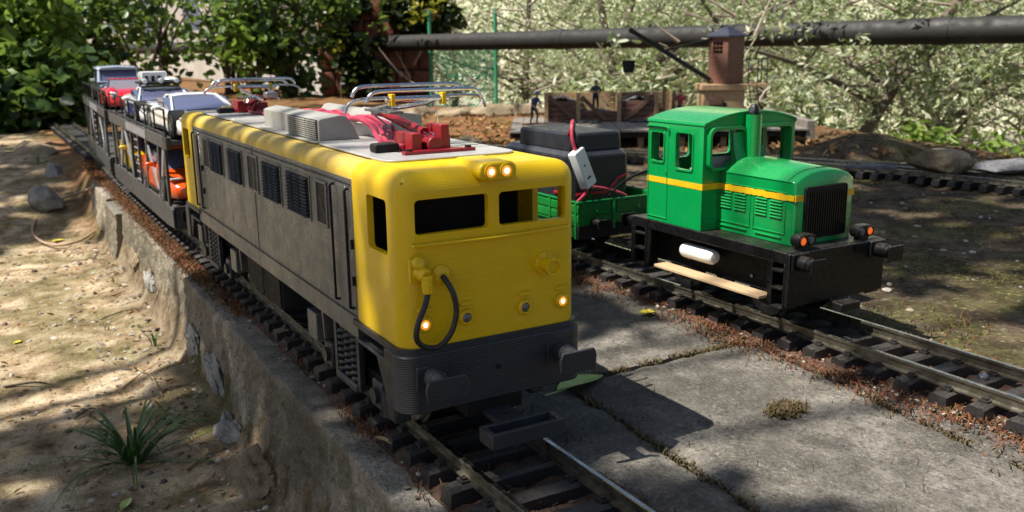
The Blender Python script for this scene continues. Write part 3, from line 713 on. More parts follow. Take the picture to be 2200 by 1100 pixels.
for k in range(18): x = -.198+.0233*k; MB().box(x-.005,x+.005,.630,.642,.64,.99).build('radiator_bar', BLACK, GL)
for s in (-1,1):
    sx = lambda a, b: sorted((s*a, s*b))
    for y0, y1 in ((.74,1.06),(1.09,1.43)):
        d = MB(); t = .010
        xa, xb = sx(.300,.311); d.box(xa,xb,y0,y1,.655,.655+t); d.box(xa,xb,y0,y1,.955,.955+t); d.box(xa,xb,y0,y0+t,.655+t,.955); d.box(xa,xb,y1-t,y1,.655+t,.955)
        p = G(d, 'bonnet_door', GRN, bevel=.003)
        for zz in (.62,.61): pass
        MB().cyl((s*.309,y0+.03,.628),(s*.309,y1-.03,.628),.007,n=8).build('bonnet_door_rod', GRN, p)
    for y0, y1 in ((1.288,1.413),(1.135,1.265),(.92,1.045),(.769,.897)):
        d = MB()
        for k in range(6):
            z = .768+.0235*k; d.add([(s*.302,y0,z),(s*.302,y1,z),(s*.316,y1-.006,z+.002),(s*.316,y0+.006,z+.002),(s*.302,y0,z+.014),(s*.302,y1,z+.014)], [(0,1,2,3),(3,2,5,4),(0,3,4),(1,5,2),(0,4,5,1)])
        kind(G(d, 'bonnet_louvres', GRN), 'stuff')
    rr = random.Random(5+s)
    pts = [(y, .951+rr.uniform(-.005,.005)) for y in np.arange(.665,1.46,.02)]; pb = [(y, .907+rr.uniform(-.004,.004)) for y in reversed(np.arange(.665,1.46,.02))]
    G(MB().prism(pts+pb, 'x', s*.300, s*.3125), 'bonnet_stripe', YSTRIPE)
    G(MB().box(*sx(.486,.4885),1.428,2.102,.906,.953), 'cab_stripe', YSTRIPE)
for x0, x1 in ((-.302,-.222),(.222,.302)): G(MB().box(x0,x1,.6535,.668,.907,.951), 'front_stripe', YSTRIPE)
for x0, x1 in ((-.487,-.303),(.303,.487)): G(MB().box(x0,x1,1.4245,1.432,.906,.953), 'cab_front_stripe', YSTRIPE)
# cab: hollow shell under an arched roof, windows cut through
roof = [(-.486,.583),(-.486,1.395),(-.478,1.418)] + [(.478*u, 1.415+.078*(1-abs(u)**2.2)) for u in np.linspace(-.97,.97,17)] + [(.478,1.418),(.486,1.395),(.486,.583)]
o = G(MB().prism(roof, 'y', 1.43, 2.10), 'cab', GRN)
cs = [MB().prism([(x*.925, max(.62, z-.05) if z < 1.3 else z-.042) for x, z in roof], 'y', 1.47, 2.06)]
for y0, y1, z0, z1 in ((1.895,2.05,1.08,1.315),(1.551,1.745,1.045,1.33)):
    cs.append(MB().prism(rect_round(y0,y1,z0,z1,.02), 'x', -.6, .6))
for x0, x1 in ((-.435,-.09),(.055,.405)):
    pl = [(x0,1.36),(x1,1.36),(x1,1.10 if x0 < 0 else 1.075),(x0+.02,1.075)] if x0 < 0 else rect_round(x0,x1,1.075,1.36,.03)
    if x0 < 0: pl = rect_round(x0, x1, 1.075, 1.36, .05)
    cs.append(MB().prism(pl, 'y', 1.38, 1.50))
for x0, x1 in ((-.40,-.06),(.06,.40)): cs.append(MB().prism(rect_round(x0,x1,1.08,1.34,.04), 'y', 2.0, 2.2))
cut(o, [c.build('cutter', GRN) for c in cs], 30)
b = o.modifiers.new('bevel','BEVEL'); b.width = .006; b.segments = 2; b.limit_method = 'ANGLE'; b.angle_limit = R(55)
lip = [(x*1.016, z+.004) for x, z in roof if z > 1.38]
G(MB().prism(lip+[(x*.985, z-.012) for x, z in reversed([q for q in roof if q[1] > 1.38])], 'y', 1.418, 2.112), 'cab_roof', GRN, bevel=.004)
for s in (-1,1):
    sx = lambda a, b: sorted((s*a, s*b)); xa, xb = sx(.484,.492)
    d = MB(); t = .011; y0, y1, z0, z1 = 1.842, 2.094, .615, 1.345
    d.box(xa,xb,y0,y1,z0,z0+t); d.box(xa,xb,y0,y0+t,z0+t,z1-t); d.box(xa,xb,y1-t,y1,z0+t,z1-t); d.box(xa,xb,y0,y1,z1-t,z1)
    dr = G(d, 'cab_door', GRN, bevel=.003)
    MB().tube(spline([(s*.486,y0-.01,1.30),(s*.498,y0-.012,1.345),(s*.498,y0+.02,1.365),(s*.498,y1-.02,1.365),(s*.494,y1+.005,1.355)],4), .008, 6).build('rain_strip', GRN, dr)
    MB().box(*sx(.486,.498),1.85,1.868,.985,1.02).build('door_handle', GRN, dr, bevel=.003)
    for y0_, y1_, z0_, z1_ in ((1.895,2.05,1.08,1.315),(1.551,1.745,1.045,1.33)):
        inn = rect_round(y0_,y1_,z0_,z1_,.02); out = rect_round(y0_-.012,y1_+.012,z0_-.012,z1_+.012,.03); k = len(inn); m_ = MB()
        m_.add([(s*.484,a,b) for a,b in out]+[(s*.494,a,b) for a,b in out]+[(s*.494,a,b) for a,b in inn]+[(s*.484,a,b) for a,b in inn],
               [(q*k+i, q*k+(i+1)%k, ((q+1)%4)*k+(i+1)%k, ((q+1)%4)*k+i) for q in range(4) for i in range(k)])
        G(m_, 'window_frame', GRN)
for x0, x1 in ((-.435,-.09),(.055,.405)):
    inn = rect_round(x0,x1,1.075,1.36,.05 if x0 < 0 else .03); out = rect_round(x0-.02,x1+.02,1.055,1.385,.06); k = len(inn); m_ = MB()
    m_.add([(a,1.435,b) for a,b in out]+[(a,1.385,b) for a,b in out]+[(a,1.385,b) for a,b in inn]+[(a,1.435,b) for a,b in inn],
               [(q*k+i, q*k+(i+1)%k, ((q+1)%4)*k+(i+1)%k, ((q+1)%4)*k+i) for q in range(4) for i in range(k)])
    G(m_, 'windscreen_frame', GRN)
G(MB().box(-.42,.42,1.48,1.66,.62,1.055), 'control_desk', LGREY, bevel=.01)
G(MB().prism([(1.50,1.055),(1.64,1.055),(1.56,1.13),(1.50,1.15)], 'x', -.40, -.02), 'instrument_panel', LGREY, bevel=.006)
for k in range(5): G(MB().cyl((-.34+.07*k,1.60,1.10),(-.34+.07*k,1.625,1.125),.016,n=10), 'gauge', BLACKM)
G(MB().tube([(-.03,1.372,1.05),(-.03,1.372,1.38),(-.03,1.374,1.470)], [.062,.062,.062], 24), 'exhaust_stack', GRN)
G(MB().lathe([(.030,0),(.045,.004),(.053,.018),(.038,.055),(.026,.075),(.014,.082)], (-.03,1.372,1.470), (0,0,1), 8), 'exhaust_cap', BLACK, smooth=20)
G(MB().prism([(1.30,1.06),(1.43,1.06),(1.43,1.34),(1.415,1.34),(1.40,1.22),(1.36,1.12)], 'x', -.20, -.09), 'stack_fairing', GRN, bevel=.005)
G(MB().prism([(1.30,1.06),(1.43,1.06),(1.43,1.22),(1.40,1.18),(1.35,1.10)], 'x', .03, .13), 'stack_fairing', GRN, bevel=.005)
# lamps, buffers, steps, tank, running board
for s in (-1,1):
    x0 = s*.305
    G(MB().prism(rect_round(x0-.088,x0+.088,.605,.695,.042,5), 'y', .525, .605), 'lamp_box', BLACK, bevel=.006)
    G(MB().box(x0-.05,x0+.05,.54,.59,.578,.615), 'lamp_foot', BLACK)
    for dx, m_ in ((-.041*1, AMBER if s < 0 else LAMPOFF), (.041, LAMPOFF if s < 0 else AMBER)):
        G(MB().lathe([(.037,0),(.037,.010),(.031,.010),(.030,.002)], (x0+dx,.526,.65), (0,-1,0), 18), 'lamp_rim', BLACK)
        G(MB().lathe([(.030,0),(.026,.006),(.013,.009)], (x0+dx,.526,.65), (0,-1,0), 16), 'lamp_lens', m_)
    for yb, dr_ in ((.50,-1),(2.295,1)):
        G(MB().obox((s*.40,yb+dr_*.004,.515),(.16,.03,.12)), 'buffer_plate', BLACK, bevel=.004)
        G(MB().lathe([(.054,0),(.054,.085),(.046,.09),(.046,.12),(.034,.122),(.034,.15)], (s*.40,yb+dr_*.01,.51), (0,dr_,0), 18), 'buffer_stem', BLACK)
        G(MB().prism(rect_round(s*.40-.075,s*.40+.075,.45,.565,.012), 'y', yb+dr_*.16, yb+dr_*.178), 'buffer_head', BLACK, bevel=.004)
    sx = lambda a, b: sorted((s*a, s*b))
    for y0, y1 in ((.535,.665),(2.09,2.25)):
        st = G(MB().box(*sx(.36,.50), y0, y0+.014, .165, .50), 'step_frame', BLACK, bevel=.003)
        MB().box(*sx(.36,.50), y1-.014, y1, .165, .50).build('step_side', BLACK, st, bevel=.003)
        for zz in (.17,.31,.44): MB().box(*sx(.36,.515), y0+.012, y1-.012, zz, zz+.016).build('step_tread', BLACK, st, bevel=.003)
    G(MB().prism([(.665,.50),(.715,.50),(.70,.22),(.665,.17)], 'x', s*.47, s*.49), 'frame_gusset', BLACK)
    G(MB().prism([(2.09,.50),(2.03,.50),(2.05,.25),(2.09,.17)], 'x', s*.47, s*.49), 'frame_gusset', BLACK)
    G(MB().lathe([(.012,0),(.045,.008),(.058,.03),(.060,.06),(.060,.33),(.058,.36),(.045,.382),(.012,.39)], (s*.42,1.315,.385), (0,1,0), 20), 'air_tank', WHITEP)
    G(MB().box(*sx(.44,.575), .70, 1.88, .222, .246), 'running_board', WOOD, bevel=.004)
    for yy in (.80,1.30,1.78): G(MB().box(*sx(.34,.50), yy-.02, yy+.02, .20, .222), 'board_bracket', BLACK)
    for yy in (1.72,1.0): G(MB().cyl((s*.335,yy,.30),(s*.35,yy,.30),.014,n=10), 'bolt', STEEL)
    for yy in (.92,1.86): G(MB().lathe([(.205,0),(.205,.012),(.185,.014),(.183,.05),(.13,.052),(.11,.04)], (s*.205,yy,.185), (s,0,0), 28), 'wheel', BLACK)
for yy in (.92,1.86): G(MB().cyl((-.25,yy,.185),(.25,yy,.185),.025,n=10), 'axle', STEEL)
G(MB().box(-.10,.10,.36,.50,.13,.19), 'coupler', BLACK, bevel=.006)
# ================================================================== green low-sided wagon with battery
WG = thing('low_sided_wagon', 'green low-sided wagon coupled behind the green locomotive', 'wagon', (GX,0,0))
y0, y1 = 3.10, 5.9
def wg(mb, n, m, **k): return mb.build(n, m, WG, **k)
wg(MB().box(-.47,.47,y0+.05,y1-.05,.30,.345), 'floor_board', GRNDK)
for s in (-1,1):
    wg(MB().box(*sorted((s*.475,s*.500)),y0,y1,.345,.572), 'side_board', GRNDK, bevel=.004)
    for k in range(7): wg(MB().box(*sorted((s*.499,s*.516)),y0+.02+k*.45,y0+.05+k*.45,.22,.585), 'side_post', GRNDK, bevel=.003)
    for z in (.375,.47): wg(MB().box(*sorted((s*.499,s*.508)),y0,y1,z,z+.07), 'side_panel', GRNDK, bevel=.006)
    wg(MB().box(*sorted((s*.497,s*.512)),y0,y1,.563,.580), 'top_rail', GRN, bevel=.003)
    wg(MB().box(*sorted((s*.38,s*.49)),y0+.1,y1-.1,.225,.31), 'solebar', GRNDK)
    for yy in (y0+.65,y1-.65):
        wg(MB().lathe([(.165,0),(.165,.012),(.15,.014),(.148,.05),(.1,.052)], (s*.205,yy,.15), (s,0,0), 24), 'wheel', BLACK)
        wg(MB().box(*sorted((s*.33,s*.40)),yy-.1,yy+.1,.10,.25), 'axle_guard', BLACKM, bevel=.01)
for yy, d_ in ((y0,-1),(y1,1)):
    wg(MB().box(-.475,.475,*sorted((yy,yy-d_*.022)),.345,.572), 'end_board', GRNDK, bevel=.004)
    wg(MB().box(-.51,.51,*sorted((yy,yy+d_*.012)),.562,.582), 'end_rail', GRN, bevel=.003)
    for x0_, x1_ in ((-.46,-.13),(-.06,.46)):
        wg(MB().box(x0_,x1_,*sorted((yy,yy+d_*.010)),.44,.55), 'end_panel', GRNDK, bevel=.006)
        wg(MB().cyl(((x0_+x1_)/2,yy,.475),((x0_+x1_)/2,yy+d_*.022,.475),.018,n=10), 'catch', GRN)
    wg(MB().box(-.108,-.088,*sorted((yy,yy+d_*.022)),.29,.585), 'end_post', GRN, bevel=.003)
    wg(MB().box(-.50,.50,*sorted((yy+d_*.004,yy-d_*.02)),.215,.345), 'headstock', BLACKM, bevel=.004)
    for s in (-1,1):
        wg(MB().lathe([(.045,0),(.040,.09),(.03,.1),(.03,.16)], (s*.32,yy,.37), (0,d_,0), 14), 'buffer_stem', BLACK)
        wg(MB().prism(rect_round(s*.32-.075,s*.32+.075,.32,.42,.02), 'y', yy+d_*.16, yy+d_*.178), 'buffer_head', BLACK, bevel=.004)
wg(MB().box(-.08,.08,2.70,3.12,.15,.19), 'coupler', BLACK)
# battery pack: block with chamfered shoulders and a stepped top
BT = thing('battery_pack', 'large black power tool battery with red trim standing in the green wagon', 'battery', (GX-.355+.345,3.42,.345))
def octo(x0,x1,y0,y1,c): return [(x0+c,y0),(x1-c,y0),(x1,y0+c),(x1,y1-c),(x1-c,y1),(x0+c,y1),(x0,y1-c),(x0,y0+c)]
def obl(zs, m, name, bev=.008):
    mb = MB(); mb.loft([[Vector((x,y,z)) for x, y in octo(*q)] for z, q in zs]); return mb.build(name, m, BT, bevel=bev, smooth=25)
obl([(0,(-.34,.34,.02,1.32,.05)),(.40,(-.35,.35,0,1.36,.05)),(.60,(-.35,.35,0,1.36,.06))], BATT, 'case')
obl([(.601,(-.35,.35,0,1.36,.06)),(.655,(-.30,.30,.05,1.31,.06))], BATTED, 'shoulder', .012)
obl([(.656,(-.305,.305,.05,1.12,.05)),(.81,(-.298,.298,.055,1.11,.05)),(.828,(-.280,.280,.075,1.09,.05))], BATT, 'terminal_block')
obl([(.656,(-.20,.20,1.10,1.28,.03)),(.74,(-.17,.17,1.11,1.24,.03))], BATT, 'latch')
REDTRIM = pm('red_trim', (.35,.01,.02), None, 5, .4, bstr=.05)
MB().tube([(-.356,.30,.24),(-.356,.16,.24),(-.356,.10,.30),(-.356,.04,.30)], .016, 6).build('red_trim', REDTRIM, BT)
MB().tube([(-.30,-.006,.24),(.05,-.006,.24),(.14,-.006,.31),(.20,-.006,.37),(.30,-.006,.40)], .016, 6).build('red_trim', REDTRIM, BT)
# connector and leads
cx = Vector((2.60,3.03,.905))
CN = thing('cable_connector', 'white plastic cable connector with red and black leads hanging in front of the battery', 'connector', cx)
rot = Matrix.Rotation(R(-24), 3, 'Y') @ Matrix.Rotation(R(18), 3, 'Z')
mb = MB(); mb.M = rot.to_4x4(); mb.prism(rect_round(-.075,.075,-.185,.185,.018,3), 'y', -.045, .045); mb.build('body', WHITEP, CN, bevel=.008)
mb = MB(); mb.M = rot.to_4x4(); mb.box(.072,.082,-.03,.03,.07,.14); mb.build('slot', BLACKM, CN)
for za, zb in ((-.06,.02),(-.15,-.09)):
    mb = MB(); mb.M = rot.to_4x4(); mb.box(.072,.082,-.03,.03,za,zb); mb.build('slot', BLACKM, CN)
mb = MB(); mb.M = rot.to_4x4(); mb.box(-.03,.02,-.049,-.044,-.10,-.085); mb.build('slot', BLACKM, CN)
mb = MB(); mb.M = rot.to_4x4(); mb.cyl((-.01,-.044,.03),(-.01,-.049,.03),.01,n=8); mb.build('screw_hole', BLACKM, CN)
def lead(pts, m, r=.017): MB().tube([Vector(p)-cx for p in spline(pts,8)], r, 8).build('lead', m, CN)
lead([(2.52,3.03,1.08),(2.50,3.05,1.18),(2.53,3.10,1.30),(2.62,3.22,1.32),(2.72,3.40,1.22),(2.77,3.52,1.165)], CABLE)
lead([(2.555,3.03,1.075),(2.54,3.05,1.17),(2.56,3.12,1.27),(2.65,3.24,1.30),(2.76,3.42,1.21),(2.80,3.54,1.165)], BLACK, .014)
lead([(2.665,3.03,.735),(2.66,3.06,.66),(2.62,3.16,.55),(2.66,3.24,.42)], CABLE)
lead([(2.70,3.03,.735),(2.72,3.08,.66),(2.80,3.20,.55),(2.86,3.24,.40)], BLACK, .014)
lead([(2.69,3.05,.72),(2.85,3.16,.69),(3.05,3.2,.64),(3.25,3.22,.56),(3.35,3.3,.45)], CABLE)
lead([(2.95,3.22,.40),(3.02,3.15,.62),(3.12,2.9,.82),(3.22,2.6,.90),(3.27,2.40,.82),(3.28,2.28,.62)], BLACK, .013)
# ================================================================== double-deck car carriers
CARG = pm('carrier_dark_grey', (.05,.052,.056), (.03,.031,.034), 7, .42, bstr=.15, dust=.25)
CARL = pm('carrier_panel_grey', (.22,.225,.24), (.16,.165,.18), 7, .4, bstr=.1)
DECKM = pm('deck_grey', (.10,.10,.105), (.06,.06,.065), 7, .55, bstr=.2)
def carrier(label, loc, rz, L):
    """Local frame: near end at y = 0, rails at z = 0."""
    t = thing('car_carrier_wagon', label, 'wagon', loc, rz, 'car carrier wagons behind the yellow locomotive')
    b = lambda mb, n, m=CARG, **k: mb.build(n, m, t, **k)
    b(MB().box(-.44,.44,.05,L-.05,.30,.345), 'lower_deck', DECKM)
    b(MB().box(-.44,.44,-.02,L+.02,1.03,1.085), 'upper_deck', DECKM, bevel=.006)
    for yy in (0, L-.03): b(MB().box(-.47,.47,yy,yy+.03,.13,.38), 'headstock', bevel=.005)
    for s in (-1,1):
        sx = lambda a, c: sorted((s*a, s*c)); xa, xb = sx(.45,.485)
        b(MB().prism([(0,.15),(.35,.13),(L-.35,.13),(L,.15),(L,.35),(L-.45,.38),(.45,.38),(0,.35)], 'x', s*.45, s*.485), 'lower_sill', bevel=.004)
        b(MB().box(*sx(.44,.490),-.02,L+.02,.985,1.115), 'upper_sill', bevel=.004)
        b(MB().box(*sx(.488,.494),L*.28,L*.62,1.0,1.10), 'sill_plate', CARL)
        for k, (yb, yt) in enumerate(((.22,.20),(.75,.60),(1.62,1.42),(2.18,2.10),(2.72,2.70),(3.42,3.40),(4.05,4.20),(L-.22,L-.2))):
            if yb < L-.1: b(MB().beam((s*.467,yb,.36),(s*.467,yt,1.0),.07,.030,(s,0,0)), 'upright', bevel=.004)
        for (ya, za), (yc, zc) in (((.32,.985),(.72,.37)),((1.55,.985),(.82,.40)),((3.35,.985),(2.78,.40)),((3.48,.985),(4.0,.40))):
            b(MB().beam((s*.462,ya,za),(s*.462,yc,zc),.09,.020,(s,0,0)), 'diagonal', CARL if za else CARG, bevel=.003)
        # ladder
        for yy in (2.02,2.30): b(MB().box(*sx(.478,.490),yy-.012,yy+.012,.36,1.0), 'ladder_rail')
        for k in range(6): b(MB().cyl((s*.484,2.02,.42+.10*k),(s*.484,2.30,.42+.10*k),.010,n=6), 'ladder_rung', CARL)
        # railing
        for zz in (1.40,1.145): b(MB().cyl((s*.467,.06,zz),(s*.467,L-.06,zz),.011 if zz > 1.3 else .014,n=8), 'hand_rail', BLACK)
        n = 8
        for k in range(n): yy = .08+(L-.16)*k/(n-1); b(MB().cyl((s*.467,yy,1.11),(s*.467,yy,1.40),.0105,n=8), 'railing_post', BLACK)
        for yy in (.75,L-.75): 
            b(MB().lathe([(.15,0),(.15,.012),(.135,.014),(.133,.05),(.09,.052)], (s*.205,yy-.25,.14), (s,0,0), 22), 'wheel', STEEL)
            b(MB().lathe([(.15,0),(.15,.012),(.135,.014),(.133,.05),(.09,.052)], (s*.205,yy+.25,.14), (s,0,0), 22), 'wheel', STEEL)
            b(MB().box(*sx(.30,.37),yy-.38,yy+.38,.10,.22), 'bogie_side', BLACKM, bevel=.01)
        for yy, d_ in ((0,-1),(L,1)):
            b(MB().lathe([(.04,0),(.036,.09),(.026,.1),(.026,.15)], (s*.33,yy,.30), (0,d_,0), 14), 'buffer_stem', BLACK)
            b(MB().prism(rect_round(s*.33-.09,s*.33+.09,.24,.36,.02), 'y', yy+d_*.15, yy+d_*.168), 'buffer_head', BLACK, bevel=.004)
    b(MB().box(-.05,.05,-.40,0,.16,.20), 'coupler', BLACK)
    return t
carrier('nearer black two-deck car carrier, coupled to the yellow locomotive', (0,6.22,0), 0, 4.72)
carrier('farther black two-deck car carrier, last wagon of the train', (.015,11.62,0), R(-1.9), 4.9)

# ------------------------------------------------------------------ model cars
def paint(n, c, rough=.2): return pm(n, c, tuple(q*.93 for q in c), 4, rough, bstr=0, coat=.8, rvar=.03)
WPAINT = paint('white_car_paint', (.80,.80,.80)); REDC = paint('red_car_paint', (.62,.008,.02)); ORC = paint('orange_car_paint', (.72,.09,.008)); YCAR = paint('yellow_car_paint', (.62,.40,.01))
BLUEC = paint('blue_stripe_paint', (.03,.05,.30)); PALEB = paint('pale_blue_roof_paint', (.40,.48,.58)); NAVY = paint('dark_van_paint', (.03,.035,.05))
TYRE = pm('tyre', (.014,.014,.014), None, 8, .7); RIMM = pm('alloy_rim', (.5,.5,.52), (.3,.3,.3), 20, .25, metal=.9, bstr=.05)
CGLASS = glass('sky_sheen_tinted_glass', (.10,.11,.19), .03); CLEAR = glass('pale_car_glass', (.25,.28,.33), .05)  # CGLASS base lightened to blue, a sky reflection put into the colour
HEADL = pm('headlamp_glass', (.75,.75,.78), (.6,.6,.6), 20, .1, bstr=.05, coat=.5)
def ringpts(w_, zb, zm, zs, zt, y, crown=.35):
    """Half-section of a car body mirrored: sill, waist, shoulder, bonnet centre."""
    h = [(w_*.90,zb),(w_*.985,zb+.02),(w_,zm),(w_*.97,zs),(w_*.86,zs+(zt-zs)*.55),(w_*.6,zt-(zt-zs)*.12),(w_*.25,zt)]
    return [Vector((x,y,z)) for x, z in h] + [Vector((-x,y,z)) for x, z in reversed(h)]
def wheelset(t, W, ys, r, z0=0):
    for yy in ys:
        for s in (-1,1):
            a = MB().cyl((s*(W-.14),yy,r*1.08),(s*(W+.002),yy,r*1.08),r*1.17,n=22).build('wheel_arch', BLACKM, t)
            w_ = MB().lathe([(r*.6,0),(r*.93,.0),(r,.012),(r,.10),(r*.93,.115),(r*.66,.118),(r*.64,.10)], (s*(W-.105),yy,r), (s,0,0), 22).build('tyre', TYRE, t)
            m_ = MB(); m_.lathe([(r*.66,0),(r*.66,.006),(r*.60,.010),(r*.58,-.02)], (s*(W+.0),yy,r), (s,0,0), 20)
            for k in range(5):
                a_ = k*2*math.pi/5; m_.beam((s*(W+.002),yy,r),(s*(W+.002),yy+r*.62*math.cos(a_),r+r*.62*math.sin(a_)),.03,.012,(s,0,0))
            m_.build('rim', RIMM, w_)
def sports_car(label, loc, rz, body, rack=False, stripe=None, hscale=1.0, interior=None, scoop=False):
    t = thing('toy_sports_car', label, 'toy car', loc, rz)
    W = .415; st = [(0.0,.60,.07,.12,.13,.145),(.06,.80,.05,.13,.15,.175),(.22,.95,.045,.15,.19,.215),(.45,1.0,.045,.16,.225,.245),(.70,.985,.045,.17,.25,.27),(1.15,.98,.045,.18,.26,.29),(1.5,1.02,.045,.18,.28,.31),(1.80,1.0,.06,.19,.29,.315),(1.95,.93,.09,.19,.28,.30),(1.99,.88,.12,.19,.26,.28)]
    mb = MB(); mb.loft([ringpts(W*a, zb*hscale, zm*hscale, zs*hscale, zt*hscale, y) for y, a, zb, zm, zs, zt in st]); mb.build('body', body, t, smooth=55)
    # greenhouse: dark glass hull, sky reflection in its colour, under a painted roof, with painted pillars
    hz = hscale; gl = [(.56,.30,.24,.25),(.68,.335,.255,.287),(1.10,.30,.26,.392),(1.20,.29,.265,.405),(1.38,.28,.27,.400),(1.72,.24,.29,.325),(1.82,.22,.30,.312)]
    mb = MB(); mb.loft([[Vector((w_*1.08,y,zb*hz)),Vector((w_*.80,y,zt*hz)),Vector((-w_*.80,y,zt*hz)),Vector((-w_*1.08,y,zb*hz))] for y, w_, zb, zt in gl]); mb.build('window_glass', CGLASS, t, smooth=30)
    mb = MB(); mb.loft([[Vector((w_,y,z*hz)),Vector((w_*.5,y,(z+.012)*hz)),Vector((-w_*.5,y,(z+.012)*hz)),Vector((-w_,y,z*hz)),Vector((-w_,y,(z-.012)*hz)),Vector((w_,y,(z-.012)*hz))] for y, w_, z in ((1.08,.235,.392),(1.14,.250,.406),(1.36,.238,.408),(1.50,.225,.380))]); mb.build('roof', body, t, smooth=50)
    for s in (-1,1):
        MB().beam((s*.345,.56,.25*hz),(s*.245,1.11,.398*hz),.024,.026).build('windscreen_pillar', body, t, bevel=.006)
        MB().beam((s*.30,1.42,.29*hz),(s*.235,1.36,.400*hz),.06,.025).build('rear_pillar', body, t)
        m_ = MB(); m_.ell((s*.47,.74,.295*hz),(.058,.03,.028),10,6); m_.cyl((s*.40,.76,.265*hz),(s*.455,.74,.285*hz),.010,n=6); m_.build('wing_mirror', body, t)
        MB().obox((s*.30,.15,.205*hz),(.13,.10,.02), Matrix.Rotation(R(-18),3,'X')).build('headlamp', HEADL, t, bevel=.006)
        MB().box(*sorted((s*(W+.004),s*(W+.012))),.62,1.35,.08,.115).build('side_skirt', BLACKM, t)
        if stripe: MB().box(*sorted((s*(W-.02),s*(W+.006))),.66,1.30,.10*hz,.235*hz).build('side_stripe', stripe, t, bevel=.003)
        MB().prism([(.70,.262*hz),(1.10,.372*hz),(1.34,.372*hz),(1.38,.285*hz),(.85,.258*hz)], 'x', s*.348, s*.27).build('side_window', CGLASS, t)
    MB().box(-.20,.20,-.005,.02,.075,.115).build('front_grille', BLACKM, t)
    MB().box(-.36,.36,-.01,.10,.03,.05).build('front_splitter', BLACKM, t)
    for p in (((-.20,.56,.266*hz),(.06,.60,.272*hz)),((-.02,.60,.272*hz),(.22,.56,.266*hz))): MB().tube([p[0],p[1]], .006, 5).build('wiper', BLACKM, t)
    if scoop: MB().prism([(.25,.228*hz),(.42,.25*hz),(.40,.258*hz),(.27,.24*hz)], 'x', -.30, -.18).build('bonnet_vent', BLACKM, t)
    wheelset(t, W, (.36,1.58), .135)
    if rack:
        z = .425*hz+.02
        MB().box(-.27,.27,.98,1.50,z,z+.03).build('roof_rack', BLACKM, t, bevel=.01)
        for s in (-1,1): MB().cyl((s*.24,1.16,z-.05),(s*.24,1.16,z+.01),.012,n=6).build('rack_foot', BLACKM, t)
        for x in (-.2,0,.2): MB().lathe([(.035,0),(.035,.03),(.028,.035)], (x,.99,z+.045), (0,-1,0), 12).build('rack_lamp', HEADL, t)
    return t
sports_car('white model sports car with bluish windscreen, next behind the yellow locomotive', (.02,5.98,1.087), R(1), WPAINT, hscale=1.06)
sports_car('white model sports car carrying a loaded black roof rack', (-.03,8.20,1.087), R(-2), WPAINT, rack=True, stripe=BLUEC, hscale=1.08, scoop=True)
sports_car('orange model sports car on the lower deck of the nearer car carrier', (-.06,6.42,.347), 0, ORC, hscale=1.35)
sports_car('yellow model car on the lower deck at the far end of the nearer carrier', (-.04,8.75,.347), 0, YCAR, hscale=1.3)
# luggage on the rack
lz = 1.087+.425*1.08+.05
bx_ = thing('luggage_box', 'white box strapped on the black roof rack of the white model car', 'luggage', (-.05,9.42,lz))
MB().prism(rect_round(-.165,.165,-.005,.135,.03,4), 'y', -.12, .16).build('box_body', WPAINT, bx_, bevel=.012)
for x in (-.10,-.02,.06): MB().box(x-.02,x+.02,-.126,-.118,.0,.075).build('strap', BLACKM, bx_)
bg_ = MB(); bg_.ell((0,0,.03),(.09,.08,.035),12,6); tag(bg_.build('luggage_bag', WPAINT, loc=(.155,9.30,lz-.003)), 'small white bag lying on the black roof rack beside the box', 'luggage')
# red open roadster
rc = thing('toy_roadster', 'red open model roadster with framed windscreen on the farther car carrier', 'toy car', (-.02,11.78,1.087), R(-2))
st = [(0,.6,.07,.13,.17,.19),(.05,.85,.06,.15,.22,.25),(.3,.97,.05,.17,.27,.31),(.62,1.0,.05,.18,.28,.325),(.70,1.0,.05,.18,.28,.30),(1.2,1.0,.05,.18,.28,.29),(1.28,1.0,.05,.18,.29,.315),(1.6,.95,.07,.19,.27,.29),(1.75,.8,.11,.18,.22,.24)]
mb = MB(); mb.loft([ringpts(.385*a, zb, zm, zs, zt, y) for y, a, zb, zm, zs, zt in st]); mb.build('body', REDC, rc, smooth=55)
for s in (-1,1):
    m_ = MB(); m_.loft([[Vector((s*.27+.11*a*math.cos(q), y, .20+.13*a*math.sin(q)+dz)) for q in np.linspace(0,2*math.pi,10,endpoint=False)] for y, a, dz in ((.03,.3,0),(.10,.75,.02),(.30,1,.03),(.55,.9,.02),(.75,.4,.0))]); m_.build('wing', REDC, rc, smooth=60)
    MB().lathe([(.05,0),(.05,.02),(.03,.03)], (s*.26,.05,.235), (0,-1,.15), 14).build('headlamp', HEADL, rc)
MB().box(-.28,.28,.76,1.22,.22,.305).build('cockpit', BLACKM, rc)
for x in (-.14,.14): MB().prism([(1.05,.30),(1.15,.30),(1.19,.40),(1.14,.41)], 'x', x-.10, x+.10).build('seat_back', BLACKM, rc, bevel=.02)
wf = MB(); a_, b_, c_, d_ = (-.30,.70,.31), (-.26,.80,.47), (.26,.80,.47), (.30,.70,.31)
wf.tube([a_,b_,c_,d_], .014, 6); wf.build('windscreen_frame', CHROME, rc)
MB().add([a_,b_,c_,d_,(-.30,.706,.31),(-.26,.806,.47),(.26,.806,.47),(.30,.706,.31)],[(0,1,2,3),(7,6,5,4),(0,4,5,1),(1,5,6,2),(2,6,7,3),(3,7,4,0)]).build('windscreen', CLEAR, rc, smooth=0)
wheelset(rc, .385, (.34,1.38), .13)
